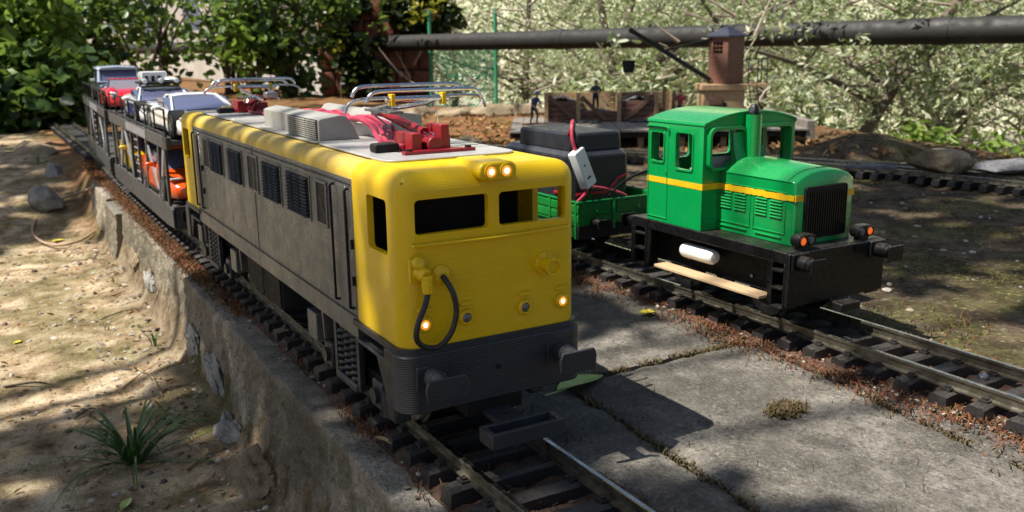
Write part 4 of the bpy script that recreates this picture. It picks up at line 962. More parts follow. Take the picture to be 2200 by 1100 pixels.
# dark estate car with a pale blue roof
vn = thing('toy_estate_car', 'dark boxy model car with pale blue roof on the farther car carrier', 'toy car', (.10,13.72,1.087), R(-2))
st = [(0,.8,.08,.15,.22,.25),(.05,.95,.06,.17,.29,.33),(.55,1.0,.06,.19,.32,.36),(1.9,1.0,.06,.19,.32,.36),(1.97,.93,.08,.19,.30,.34)]
mb = MB(); mb.loft([ringpts(.40*a, zb, zm, zs, zt, y) for y, a, zb, zm, zs, zt in st]); mb.build('body', NAVY, vn, smooth=50)
mb = MB(); mb.loft([[Vector((.345*w_,y,.35)),Vector((.31*w_,y,zt)),Vector((-.31*w_,y,zt)),Vector((-.345*w_,y,.35))] for y, w_, zt in ((.55,.97,.36),(.70,.98,.60),(1.80,.98,.60),(1.90,.95,.36))]); mb.build('window_glass', CGLASS, vn, smooth=20)
mb = MB(); mb.loft([[Vector((.34*w_,y,z)),Vector((.31*w_,y,z+.045)),Vector((0,y,z+.062)),Vector((-.31*w_,y,z+.045)),Vector((-.34*w_,y,z))] for y, w_, z in ((.62,.93,.575),(.66,1,.585),(1.82,1,.585),(1.87,.93,.575))]); mb.build('roof', PALEB, vn, smooth=50, bevel=.008)
for s in (-1,1):
    MB().beam((s*.35,.53,.36),(s*.315,.69,.60),.035,.03).build('windscreen_pillar', PALEB, vn)
    MB().beam((s*.345,1.20,.36),(s*.315,1.20,.60),.03,.03).build('door_pillar', NAVY, vn)
    MB().box(*sorted((s*.40,s*.47)),.60,.63,.38,.43).build('wing_mirror', WPAINT, vn, bevel=.008)
    MB().lathe([(.055,0),(.055,.02),(.03,.03)], (s*.26,.03,.26), (0,-1,0), 14).build('headlamp', HEADL, vn)
MB().tube([(-.33,.525,.365),(.33,.525,.365)], .014, 6).build('windscreen_sill', PALEB, vn)
MB().box(-.18,.18,-.01,.03,.17,.27).build('front_grille', RIMM, vn)
wheelset(vn, .40, (.36,1.58), .14)
# ================================================================== wooden platform with coal bunkers, crane and figures
OAK = pm('weathered_oak', (.26,.17,.09), (.13,.08,.04), 4, .75, bstr=.5, bscale=25, stretch=(2,2,7))
TANW = pm('tan_timber', (.42,.28,.15), (.27,.17,.085), 4, .7, bstr=.4, bscale=25, stretch=(6,6,1.5))
REDW = pm('reddish_planks', (.17,.085,.055), (.09,.04,.028), 4, .75, bstr=.4, bscale=25, stretch=(1.5,1.5,7))
GREYW = pm('grey_deck_boards', (.22,.195,.165), (.12,.105,.09), 3, .85, bstr=.4, bscale=20)
COALM = pm('coal', (.10,.10,.105), (.02,.02,.022), 14, .5, bstr=1, bscale=18, bdist=.05)
CRANEW = pm('brown_crane_boards', (.19,.085,.05), (.12,.05,.032), 5, .65, bstr=.3, stretch=(1,1,5))
CROOF = pm('dark_blue_roof', (.035,.04,.06), (.022,.025,.04), 5, .5, bstr=.1)
PO = Vector((10.95,14.15,0)); PU = Vector((.852,-.523,0)).normalized(); PV = Vector((.523,.852,0)).normalized()
PANG = math.atan2(PU.y, PU.x); PZ = .18
def pf(u, v, z=0): q = PO + PU*u + PV*v; return (q.x, q.y, z)
pl_ = thing('loading_platform', 'low timber platform of grey boards carrying the bunkers and the crane', 'platform', pf(0,0,0), PANG)
u = -2.3; k = 0
while u < 4.1:
    w_ = random.uniform(.24,.30); MB().box(u, u+w_-.014, -2.25+random.uniform(-.04,.04), 1.6, PZ-.05, PZ+random.uniform(-.008,.004)).build('deck_board', GREYW, pl_, bevel=.006); u += w_; k += 1
MB().box(-2.3,4.1,-2.2,-2.1,PZ-.17,PZ-.055).build('front_beam', BLACKM, pl_, bevel=.006)
for uu in np.arange(-2.2,4.1,.9): MB().box(uu,uu+.12,-2.15,-2.03,-.3,PZ-.06).build('post', OAK, pl_)
MB().box(4.12,4.30,-2.25,1.6,-.05,PZ+.16).build('end_wall', GREYW, pl_, bevel=.01)
# three coal bunkers in a row
bk = thing('coal_bunkers', 'row of open plank coal bunkers with braced fronts on the platform', 'bunker', pf(-1.32,0,PZ), PANG)
def plk(x0,x1,y0,y1,z0,z1,m,name='plank',**kw): return MB().box(x0,x1,y0,y1,z0,z1).build(name, m, bk, bevel=.005, **kw)
xs = [-.17, .60, 1.58, 2.47, 2.92]
for i in range(4):
    x0, x1 = xs[i], xs[i+1]; hgt = (.62,.34,.62,.0)[i]
    n_ = int(hgt/.125)
    for k in range(n_): plk(x0+.05, x1-.02, -.01+random.uniform(-.004,.004), .03, .01+k*.125, .125+k*.125-.005, REDW)
    for k in range(5): plk(x0+.03, x1-.02, .86, .90, .02+k*.13, .14+k*.13, TANW if i < 2 else OAK)
for x in xs:
    for k in range(5): plk(x-.012+random.uniform(-.004,.004), x+.022, .03, .87, .02+k*.135, .145+k*.135, TANW if x < 2 else OAK, 'partition_plank')
for x in xs[:4] : plk(x-.045, x+.055, -.07, -.012, 0, .70, TANW, 'front_post')
for (xa,za),(xb,zb) in (((-.10,.62),(.54,.05)),((.68,.60),(1.28,.03)),((2.40,.62),(1.72,.05))):
    MB().beam((xa,-.045,za),(xb,-.045,zb),.10,.03,(0,1,0)).build('brace', REDW, bk, bevel=.004)
def heap(x0,x1,h,label):
    mb = MB(); n_ = 14; vs = []
    for j in range(n_+1):
        for i in range(n_+1):
            a, b = i/n_, j/n_; vs.append((x0+(x1-x0)*a, .05+.80*b, h*(1-.5*abs(a-.5)) + .06*fbm(x0+a*3, b*3, 2.2, 3)))
    mb.add(vs, [(j*15+i,j*15+i+1,(j+1)*15+i+1,(j+1)*15+i) for j in range(n_) for i in range(n_)]); mb.build('coal_heap', COALM, bk, smooth=0)
heap(-.13,.58,.60,0); heap(.63,1.55,.25,0); heap(1.62,2.44,.58,0)
plk(2.62,2.70,-.02,.02,0,.82,OAK,'leaning_board')
# rubble along the front edge of the bunkers
for k in range(26):
    q = MB(); q.ell((0,0,0),(random.uniform(.05,.12),random.uniform(.04,.09),random.uniform(.025,.05)),7,5)
    q.v = [(x*random.uniform(.8,1.2), y*random.uniform(.8,1.2), z*random.uniform(.8,1.2)) for x,y,z in q.v]
    o = q.build('coal_lump', COALM, bk, smooth=0, loc=(random.uniform(.3,2.6), random.uniform(-.62,-.12), .025))
# crane
CR = thing('model_crane', 'brown timber jib crane with pointed roof on a tan base', 'crane', pf(2.83,.2,PZ), PANG)
def c_(mb, n, m, **k): return mb.build(n, m, CR, **k)
c_(MB().box(-.58,.38,-.40,.50,0,.72), 'base', TANW, bevel=.012)
c_(MB().box(-.64,.44,-.46,.56,.72,.86), 'base_cap', TANW, bevel=.012)
dd = c_(MB().box(-.46,-.14,-.425,-.398,.18,.56), 'base_door', REDW, bevel=.006)
MB().box(-.44,-.16,-.435,-.424,.36,.39).build('door_hinge', BLACKM, dd)
MB().box(-.14,-.05,-.435,-.40,.32,.44).build('door_latch', BLACKM, CR)
for z in (.24,.48): c_(MB().box(-.582,.382,-.404,-.40,z,z+.008), 'base_joint', OAK)
hexv = [(-.43,.0),(-.04,-.34),(.43,.06),(.04,.42)]
o = MB().prism(hexv, 'z', .86, 1.99).build('cabin', CRANEW, CR)
cut(o, [MB().prism([(x*.88,(y-.05)*.88+.05) for x, y in hexv], 'z', 1.0, 1.97).build('cutter', CRANEW)] + [MB().box(-.34,-.14,-.6,.10,1.56,1.84).build('cutter', CRANEW)])
def onface(t, z): return Vector((-.43+.39*t, -.34*t, z))
for k in range(4): a = onface(.18+.18*k, 0); c_(MB().cyl((a.x+.012,a.y+.012,1.56),(a.x+.012,a.y+.012,1.84),.009,n=5), 'glazing_bar', CRANEW)
for k in range(4): c_(MB().cyl(onface(.17,1.56+.093*k)+Vector((.012,.012,0)),onface(.73,1.56+.093*k)+Vector((.012,.012,0)),.009,n=5), 'glazing_bar', CRANEW)
mb = MB(); top = (0,.05,2.22); ro = [(x*1.20,(y-.05)*1.20+.05,1.99) for x, y in hexv]; mb.add(ro+[top]+[(a,b,1.95) for a,b,_ in ro], [(i,(i+1)%4,4) for i in range(4)]+[(5+i,5+(i+1)%4,(i+1)%4,i) for i in range(4)]+[tuple(range(8,4,-1))]); c_(mb, 'roof', CROOF, smooth=0)
jb = [(-.38,-.05,.95),(-2.36,-.25,2.16)]
for dx in (-.05,.05): c_(MB().beam((jb[0][0],jb[0][1]+dx,jb[0][2]),(jb[1][0],jb[1][1]+dx*.6,jb[1][2]),.035,.10), 'jib_rail', BLACK, bevel=.004)
for k in range(14):
    t_ = (k+.5)/14; p = Vector(jb[0]).lerp(Vector(jb[1]), t_); c_(MB().box(p.x-.012,p.x+.012,p.y-.06,p.y+.06,p.z-.03,p.z+.02), 'jib_rung', BLACK)
c_(MB().beam((-.30,-.02,1.93),(-1.50,-.17,1.66),.05,.05), 'jib_stay', BLACK)
c_(MB().lathe([(.05,0),(.05,.03),(.03,.035)], (-2.30,-.28,2.10), (0,-1,0), 12), 'jib_pulley', BLACK)
c_(MB().cyl((-2.36,-.25,2.10),(-2.36,-.25,1.44),.004,n=5), 'hoist_line', BLACKM)
mb = MB(); mb.loft([[Vector((-2.36+a*w_,-.25+b*w_,z-.34)) for a, b in ((-1,-1),(1,-1),(1,1),(-1,1))] for z, w_ in ((1.50,.115),(1.76,.15),(1.78,.15))]); c_(mb, 'coal_bucket', BLACKM, bevel=.02)
# rear gallery with railings and ladder
c_(MB().box(.44,.98,-.20,.40,.80,.86), 'gallery_floor', TANW, bevel=.006)
for x, y in ((.50,-.18),(.94,-.18),(.94,.38),(.72,-.18)): c_(MB().cyl((x,y,.86),(x,y,1.46),.014,n=6), 'gallery_post', BLACK)
for z in (1.20,1.44):
    c_(MB().tube([(.44,-.18,z),(.94,-.18,z),(.94,.38,z)], .012, 6), 'gallery_rail', BLACK)
for x in (.52,.70): c_(MB().tube([(x+.10,-.30,0),(x,-.22,.84)], .014, 6), 'ladder_rail', BLACK)
for k in range(9): c_(MB().cyl((.52+.10*(1-k/9),-.30+.08*k/9,.06+.09*k),(.70+.10*(1-k/9),-.30+.08*k/9,.06+.09*k),.009,n=5), 'ladder_rung', BLACK)

# ------------------------------------------------------------------ figures
SKIN = pm('skin', (.45,.24,.15), (.38,.19,.12), 9, .6, bstr=0)
def figure(label, loc, rz, J, cols, scale=.43, hat=None, hair=None):
    """One continuous skinned body from posed joints (metres, feet at z = 0), then coloured by region."""
    t = thing('person', label, 'person', loc, rz)
    order = ['pelvis','chest','neck','head','top','shl','ell','hal','shr','elr','har','hpl','knl','anl','tol','hpr','knr','anr','tor']
    edges = [('pelvis','chest','shirt'),('chest','neck','shirt'),('neck','head','skin'),('head','top','skin'),('chest','shl','shirt'),('shl','ell','shirt'),('ell','hal','skin'),('chest','shr','shirt'),('shr','elr','shirt'),('elr','har','skin'),
             ('pelvis','hpl','trousers'),('hpl','knl','trousers'),('knl','anl','trousers'),('anl','tol','shoes'),('pelvis','hpr','trousers'),('hpr','knr','trousers'),('knr','anr','trousers'),('anr','tor','shoes')]
    rad = dict(pelvis=(.15,.12),chest=(.17,.13),neck=(.06,.06),head=(.085,.10),top=(.07,.085),shl=(.075,.075),ell=(.05,.05),hal=(.036,.036),shr=(.075,.075),elr=(.05,.05),har=(.036,.036),hpl=(.095,.095),knl=(.066,.066),anl=(.047,.047),tol=(.045,.035),hpr=(.095,.095),knr=(.066,.066),anr=(.047,.047),tor=(.045,.035))
    me = bpy.data.meshes.new('body'); me.from_pydata([Vector(J[q])*scale for q in order], [(order.index(a), order.index(b)) for a, b, _ in edges], [])
    o = link('body', me, None, t); sk = o.modifiers.new('skin','SKIN'); sv = me.skin_vertices[0].data
    for i, q in enumerate(order): sv[i].radius = tuple(r*scale for r in rad[q]); sv[i].use_root = (q == 'pelvis')
    sk.use_smooth_shade = True; sub = o.modifiers.new('s','SUBSURF'); sub.levels = sub.render_levels = 2
    evalmesh(o); me = o.data; names = ['skin','shirt','trousers','shoes']
    me.materials.clear()
    for q in names: me.materials.append(cols.get(q, SKIN) if q != 'skin' else SKIN)
    seg = [(Vector(J[a])*scale, Vector(J[b])*scale, names.index(c)) for a, b, c in edges]
    for p in me.polygons:
        best = 9e9
        for a, b, c in seg:
            d = b-a; tt = max(0, min(1, (p.center-a).dot(d)/d.length_squared)); q = (p.center-(a+d*tt)).length
            if q < best: best = q; p.material_index = c
    me.shade_smooth()
    fwd = (Vector(J['tol'])-Vector(J['anl'])); fwd.z = 0; fwd.normalize()
    hc = (Vector(J['head'])+Vector(J['top']))*.5*scale; side = Vector((fwd.y,-fwd.x,0))
    f = MB(); f.ell(hc+fwd*.10*scale-Vector((0,0,.02*scale)), .022*scale, 6, 4); f.build('nose', SKIN, t)
    for s in (-1,1):
        f = MB(); f.ell(hc+fwd*.088*scale+side*s*.035*scale+Vector((0,0,.02*scale)), .013*scale, 6, 4); f.build('eye', BLACKM, t)
        f = MB(); f.ell(hc+side*s*.088*scale, (.018*scale,.018*scale,.032*scale), 6, 4); f.build('ear', SKIN, t)
    f = MB(); f.ell(hc+fwd*.088*scale-Vector((0,0,.06*scale)), (.03*scale,.012*scale,.008*scale), 6, 4); f.build('mouth', REDP, t)
    for h_, e_ in (('hal','ell'),('har','elr')):                 # hands: palm, four fingers, thumb
        h = Vector(J[h_])*scale; d = (h-Vector(J[e_])*scale).normalized(); sd = d.cross(Vector((0,0,1))); sd = sd.normalized() if sd.length > .01 else side.copy(); up_ = sd.cross(d)
        f = MB(); c0 = h+d*.05*scale; f.ell(c0, .042*scale, 8, 6)
        for k in range(4):
            a = c0+sd*(k-1.5)*.019*scale+d*.03*scale; L = (.055,.068,.064,.05)[k]*scale
            f.tube([a, a+d*L*.6-up_*L*.15, a+d*L*.8-up_*L*.6], [.010*scale,.009*scale,.006*scale], 5)
        a = c0+sd*.035*scale; f.tube([a, a+sd*.025*scale+d*.03*scale, a+sd*.02*scale+d*.055*scale-up_*.02*scale], [.011*scale,.010*scale,.007*scale], 5)
        f.build('hand', SKIN, t)
    if hat is not None:
        f = MB(); f.lathe([(.118*scale,0),(.112*scale,.03*scale),(.098*scale,.075*scale),(.05*scale,.10*scale),(.01*scale,.105*scale)], hc+Vector((0,0,.055*scale)), (0,0,1), 14)
        f.ell(hc+fwd*.10*scale+Vector((0,0,.062*scale)), (.07*scale,.07*scale,.014*scale), 10, 4); f.build('cap', hat, t)
    if hair is not None:
        f = MB(); f.ell(hc-fwd*.02*scale+Vector((0,0,.035*scale)), (.103*scale,.103*scale,.10*scale), 12, 8); f.build('hair', hair, t)
    return t
def cloth(n, c): return pm(n, c, tuple(q*.7 for q in c), 12, .8, bstr=.2)
BLUES = cloth('blue_shirt', (.035,.06,.16)); NAVYT = cloth('dark_blue_trousers', (.02,.025,.05)); CAPB = cloth('blue_cap', (.05,.12,.42)); DKCAP = cloth('dark_cap', (.02,.02,.028))
REDS = cloth('red_check_shirt', (.22,.02,.025)); BROWNH = cloth('brown_hair', (.10,.045,.02)); SHOE = cloth('dark_boots', (.015,.012,.01)); DBLUE = cloth('slate_jacket', (.035,.045,.07))
# facing -y in their own frame; bending digger
dig = dict(pelvis=(0,.05,.88),chest=(0,-.12,1.28),neck=(0,-.22,1.46),head=(0,-.28,1.56),top=(0,-.31,1.68),shl=(.20,-.15,1.34),ell=(.27,-.25,1.08),hal=(.16,-.42,.95),shr=(-.20,-.15,1.34),elr=(-.30,-.18,1.08),har=(-.10,-.36,.86),
   hpl=(.10,.03,.82),knl=(.15,-.14,.48),anl=(.15,-.04,.09),tol=(.16,-.20,.045),hpr=(-.10,.05,.82),knr=(-.13,-.02,.46),anr=(-.15,.14,.09),tor=(-.15,-.02,.045))
figure('blue-capped figure bending over a shovel at the end of the coal bunkers', pf(-1.78,-.42,PZ), PANG+R(40), dig, dict(shirt=BLUES,trousers=NAVYT,shoes=SHOE), .43, hat=CAPB)
lean = dict(pelvis=(0,.0,.92),chest=(0,-.03,1.32),neck=(0,-.06,1.50),head=(0,-.08,1.60),top=(0,-.09,1.72),shl=(.21,-.02,1.40),ell=(.30,-.10,1.16),hal=(.12,-.32,1.12),shr=(-.21,-.02,1.40),elr=(-.32,-.10,1.18),har=(-.04,-.34,1.14),
   hpl=(.10,0,.86),knl=(.12,-.04,.48),anl=(.13,.02,.09),tol=(.15,-.14,.045),hpr=(-.10,0,.86),knr=(-.13,-.08,.48),anr=(-.12,0,.09),tor=(-.14,-.16,.045))
figure('dark-capped figure standing in the middle coal bunker, leaning on a shovel', pf(-.28,.28,PZ+.20), PANG+R(8), lean, dict(shirt=DBLUE,trousers=NAVYT,shoes=SHOE), .43, hat=DKCAP)
stand = dict(lean); stand.update(hal=(.20,-.20,.98),har=(-.22,-.18,.96),ell=(.30,-.02,1.14),elr=(-.31,-.02,1.14))
figure('brown-haired figure in a red shirt beside the coal bunkers near the crane', pf(1.72,-.1,PZ-.02), PANG+R(-25), stand, dict(shirt=REDS,trousers=NAVYT,shoes=SHOE), .43, hair=BROWNH)
def shovel(label, p0, p1):
    p0 = Vector(p0); p1 = Vector(p1); t = thing('shovel', label, 'shovel', p1); d = (p1-p0).normalized()
    MB().cyl(p0-p1, -d*.10, .011, n=6).build('shaft', TANW, t)
    x = d.cross(Vector((0,0,1))).normalized(); n_ = x.cross(d)
    MB().obox(-d*.05, (.09,.13,.012), Matrix((x, d, n_)).transposed()).build('blade', STEEL, t, bevel=.02)
shovel('shovel held by the blue-capped digger, its blade on the platform', pf(-1.83,-.55,PZ+.46), pf(-1.40,-.86,PZ+.03))
shovel('shovel propped in front of the figure in the middle bunker', pf(-.28,.12,PZ+.74), pf(.02,-.10,PZ+.36))
plank = MB().box(-.35,.35,-.08,.08,0,.03); tag(plank.build('loose_plank', TANW, bevel=.004, loc=pf(-1.72,-.62,PZ+.003), rot=(0,0,PANG+.05)), 'short plank lying under the blue-capped figure\'s boots', 'plank')
# ================================================================== background: pillar, pipe, fence, wall
BRICKR = pm('red_brown_brick', (.24,.075,.045), (.14,.045,.03), 3, .75, bstr=.5, bscale=9, bdist=.04)
MORT = pm('dark_mortar', (.035,.025,.02), None, 5, .9, bstr=.5)
pc = pix(690, 180, 44); pbase = Vector((pc.x, pc.y, -1.0))
pu = Vector((.865,-.50,0)).normalized(); PLA = math.atan2(pu.y, pu.x)
PIL = thing('brick_pillar', 'wide dark red brick pillar half covered by foliage behind the yellow locomotive', 'pillar', pbase, PLA+R(6))
MB().box(.04,5.35,.04,3.4,-1,7.5).build('core', MORT, PIL)
bmesh_cache = {}
def brick(x0,x1,y0,y1,z0,z1):
    key = (round(x1-x0,3),round(y1-y0,3),round(z1-z0,3))
    if key not in bmesh_cache:
        mb = MB(); mb.box(0,x1-x0,0,y1-y0,0,z1-z0); me = mb.mesh('brick', 30); bm = bmesh.new(); bm.from_mesh(me); bmesh.ops.bevel(bm, geom=list(bm.edges), offset=.05, segments=2, affect='EDGES', profile=.5); bm.to_mesh(me); bm.free(); me.shade_smooth(); me.set_sharp_from_angle(angle=R(40)); me.materials.append(BRICKR); bmesh_cache[key] = me
    o = bpy.data.objects.new('brick', bmesh_cache[key]); C.objects.link(o); o.parent = PIL; o.location = (x0+random.uniform(-.012,.012), y0+random.uniform(-.03,.02), z0+random.uniform(-.01,.01))
z = -.4; row = 0
while z < 6.2:
    hh = 1.16
    xs_ = [0,1.06,1.80,2.54,3.28,4.02,4.76,5.4] if row % 2 == 0 else [0,.72,1.46,2.2,2.94,3.68,4.42,5.4]
    for a, b in zip(xs_, xs_[1:]): brick(a, b-.07, -.06, .30, z, z+hh-.08)
    for a, b in ((.34,1.3),(1.3,2.3),(2.3,3.4)): brick(-.06, .25, a, b-.07, z, z+hh-.08)
    for a, b in ((.34,1.3),(1.3,2.3),(2.3,3.4)): brick(5.12, 5.42, a, b-.07, z, z+hh-.08)
    z += hh; row += 1
PIPEM = pm('dark_grey_pipe', (.020,.018,.017), (.011,.010,.009), 1.2, .68, bstr=.3, bscale=6, bdist=.03)
p1 = pix(2200, 63, 24); p0 = pix(930, 91, 41); dd_ = (p1-p0).normalized()
pp = thing('pipeline', 'long dark grey pipe crossing above the ground behind the crane', 'pipe', (p0.x,p0.y,-1))
a_ = p0-dd_*42; b_ = p1+dd_*14
cuts = [0,.22,.45,.62,.80,1.0]
MB().cyl(a_-pp.location, b_-pp.location, .365, n=32).build('pipe_barrel', PIPEM, pp)
for t_ in cuts[1:-1]:
    q = a_.lerp(b_, t_); MB().cyl(q-dd_*.25-pp.location, q+dd_*.25-pp.location, .385, n=32).build('pipe_coupling', PIPEM, pp)
for t_ in (.05,.98): q = a_.lerp(b_, t_); MB().box(q.x-pp.location.x-.3,q.x-pp.location.x+.3,q.y-pp.location.y-.3,q.y-pp.location.y+.3,-6,q.z+1-.2).build('pipe_support', MORT, pp)
# pale garden wall, left of the pillar
PALEW = pm('pale_rendered_wall', (.50,.46,.40), (.38,.34,.29), .8, .9, bstr=.4, bscale=6, bdist=.04)
wa = pix(230, 150, 84); wb = pix(760, 150, 56)
gw = thing('garden_wall', 'pale rendered garden wall seen between the leaves left of the pillar', 'wall', (wa.x, wa.y, -1.5), math.atan2(wb.y-wa.y, wb.x-wa.x))
L_ = (wb-wa).length
MB().box(-4, L_, 0, .5, 0, 3.25).build('wall_panel', PALEW, gw, bevel=.03)
MB().box(-4.05, L_+.05, -.08, .58, 3.25, 3.42).build('wall_coping', PALEW, gw, bevel=.03)
hs = thing('house', 'pale sunlit house wall glimpsed through the leaves at the upper left', 'house', pix(130,60,120).to_2d().to_3d()+Vector((0,0,-1)), R(-66))
MB().box(0,40,0,8,0,16).build('house_wall', PALEW, hs)
MB().prism([(-1,16),(41,16),(20,21)], 'y', -.5, 8.5).build('house_roof', BRICKR, hs)
for k in range(4):
    w_ = MB().box(3+8*k,6+8*k,-.06,.05,5,10).build('window', CGLASS, hs); MB().box(2.8+8*k,6.2+8*k,-.25,.02,4.7,5).build('window_sill', PALEW, w_)
# chain-link fence
FGR = pm('green_fence_plastic', (.05,.30,.17), (.04,.24,.13), 6, .45, bstr=.05)
fb = pix(1067, 240, 43); fb.z = -1.0
fn = thing('chain_link_fence', 'green chain-link fence with a green post to the pillar\'s side', 'fence', fb, math.atan2(-.5,.865))
for x in (-3.05, 0): MB().cyl((x,0,-.5),(x,0,4.6),.085,n=12).build('post', FGR, fn)
for zz in (.25,1.6,3.0): MB().cyl((-3.05,0,zz),(0,0,zz),.022,n=6).build('line_wire', FGR, fn)
mb = MB(); st_ = .16
for s in (-1,1):
    x = -3.05-3.0
    while x < 3.0:
        lo_t = 0; xa = x; za = 0.1; xb = x+3.0; zb = 3.1
        # clip to the panel between the posts
        pa, pb_ = Vector((xa,0,za)), Vector((xb,0,zb))
        t0 = max(0, (-3.05-xa)/3.0); t1 = min(1, (0-xa)/3.0)
        if t1 > t0:
            q0 = pa.lerp(pb_, t0); q1 = pa.lerp(pb_, t1)
            if s < 0: q0.x, q1.x = -3.05-q0.x, -3.05-q1.x
            q0.y = q1.y = s*.008; mb.cyl(q0, q1, .019, n=4, caps=False)
        x += st_
kind(mb.build('wire_mesh', FGR, fn, smooth=0), 'stuff')

# ================================================================== foliage
def leaf_mesh(name, pos, size, aspect, m, curl=.25, droop=None, shape='leaf', rng=RNG):
    """Leaf-sized folded blades at the given places; every blade is its own little island."""
    n = len(pos); pos = np.asarray(pos, float)
    d = rng.normal(size=(n,3)); d[:,2] = d[:,2]*.7 + (droop if droop is not None else -.1); d /= np.linalg.norm(d,axis=1)[:,None]
    u_ = rng.normal(size=(n,3)); u_[:,2] += 1.0; s_ = np.cross(d,u_); s_ /= np.linalg.norm(s_,axis=1)[:,None]; nn = np.cross(s_,d)
    L = size*rng.uniform(.65,1.3,n)[:,None]; W = L*aspect*.5
    if shape == 'leaf':   # six points, folded along the midrib
        P0 = pos; P5 = pos+d*L - nn*L*curl*.3
        A1 = pos+d*L*.30+s_*W*.9+nn*W*curl; A2 = pos+d*L*.66+s_*W*.85+nn*W*curl*.8; B1 = pos+d*L*.30-s_*W*.9+nn*W*curl; B2 = pos+d*L*.66-s_*W*.85+nn*W*curl*.8
        V = np.stack([P0,A1,A2,P5,B2,B1],1).reshape(-1,3); k = 6; faces = [(0,1,2,3),(0,3,4,5)]
    else:                 # slim blade
        V = np.stack([pos, pos+d*L*.5+s_*W, pos+d*L-nn*L*curl*.2, pos+d*L*.5-s_*W],1).reshape(-1,3); k = 4; faces = [(0,1,2,3)]
    me = bpy.data.meshes.new(name); nf = len(faces)*n
    me.vertices.add(len(V)); me.vertices.foreach_set('co', V.ravel())
    idx = np.concatenate([np.array(f)[None,:] + (np.arange(n)*k)[:,None] for f in faces], 1).ravel() if len(faces) == 1 else np.stack([np.array(f)[None,:]+(np.arange(n)*k)[:,None] for f in faces],1).ravel()
    me.loops.add(nf*4); me.loops.foreach_set('vertex_index', idx.astype(np.int32)); me.polygons.add(nf)
    me.polygons.foreach_set('loop_start', (np.arange(nf)*4).astype(np.int32)); me.update(calc_edges=True); me.validate()
    me.materials.append(m); return me
OLIVE = leafmat('olive_leaf', [(.13,.18,.075),(.26,.31,.16),(.41,.45,.28),(.58,.60,.45),(.20,.27,.07),(.46,.42,.30)], .36, .45)
OLIVEY = leafmat('young_leaf', [(.12,.20,.03),(.18,.28,.04),(.26,.34,.07),(.10,.15,.04)], .4, .5)
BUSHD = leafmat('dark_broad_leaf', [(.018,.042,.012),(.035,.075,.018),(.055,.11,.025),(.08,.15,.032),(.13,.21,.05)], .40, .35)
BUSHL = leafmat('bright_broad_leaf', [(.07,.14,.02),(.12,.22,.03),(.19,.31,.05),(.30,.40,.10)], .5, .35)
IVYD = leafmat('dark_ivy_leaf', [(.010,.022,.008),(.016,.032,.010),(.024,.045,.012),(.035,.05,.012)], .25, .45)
YELL = leafmat('yellowing_leaf', [(.30,.26,.02),(.40,.32,.03),(.18,.24,.03)], .4, .45)
BARK = pm('grey_bark', (.17,.135,.10), (.08,.06,.045), 2.5, .9, bstr=.8, bscale=6, bdist=.05, stretch=(1,1,.4))
BARKD = pm('brown_bark', (.13,.09,.06), (.06,.04,.028), 2.5, .9, bstr=.8, bscale=6, bdist=.05, stretch=(1,1,.4))
TWIG = pm('pale_twig', (.40,.34,.26), (.22,.18,.13), 3, .9, bstr=.3)
def clumped(n, centres, radii, rng=RNG, flat=1.0):
    c = rng.integers(0, len(centres), n); v = rng.normal(size=(n,3)); v /= np.linalg.norm(v,axis=1)[:,None]; r = rng.uniform(.15,1,n)**.5
    p = np.asarray(centres)[c] + v*(r*np.asarray(radii)[c])[:,None]*np.array([1,1,flat]); return p
def tree(name, label, cat, base, limbs, n_leaf, size, aspect, m, bark, crown_r, shape, group=None, extra=None, flat=.8, crname='crown'):
    t = thing(name, label, cat, base, 0, group); tips = []
    for pts, r0, r1 in limbs:
        q = spline(pts, 5); rs = [r0+(r1-r0)*i/(len(q)-1) for i in range(len(q))]
        MB().tube(q, rs, 8).build('limb' if pts is not limbs[0][0] else 'trunk', bark, t)
        tips += [tuple(p) for p in q[(len(q)//2 if shape == 'blade' else len(q)//3):]]
    cen = []; rad = []
    rng = np.random.default_rng(abs(hash(label)) % 9999 if False else len(label)*37+n_leaf)
    for p in tips:
        for _ in range(3): cen.append(np.array(p)+rng.normal(size=3)*crown_r*.55); rad.append(crown_r*rng.uniform(.28,.6)*(.55 if shape == 'blade' else 1))
    if extra: 
        for c_, r_ in extra: cen.append(np.array(c_)); rad.append(r_)
    pos = clumped(n_leaf, cen, rad, rng, flat)
    link(crname, leaf_mesh(crname, pos, size, aspect, m, shape=shape, rng=rng), m, t)
    return t
rt = random.Random(3)
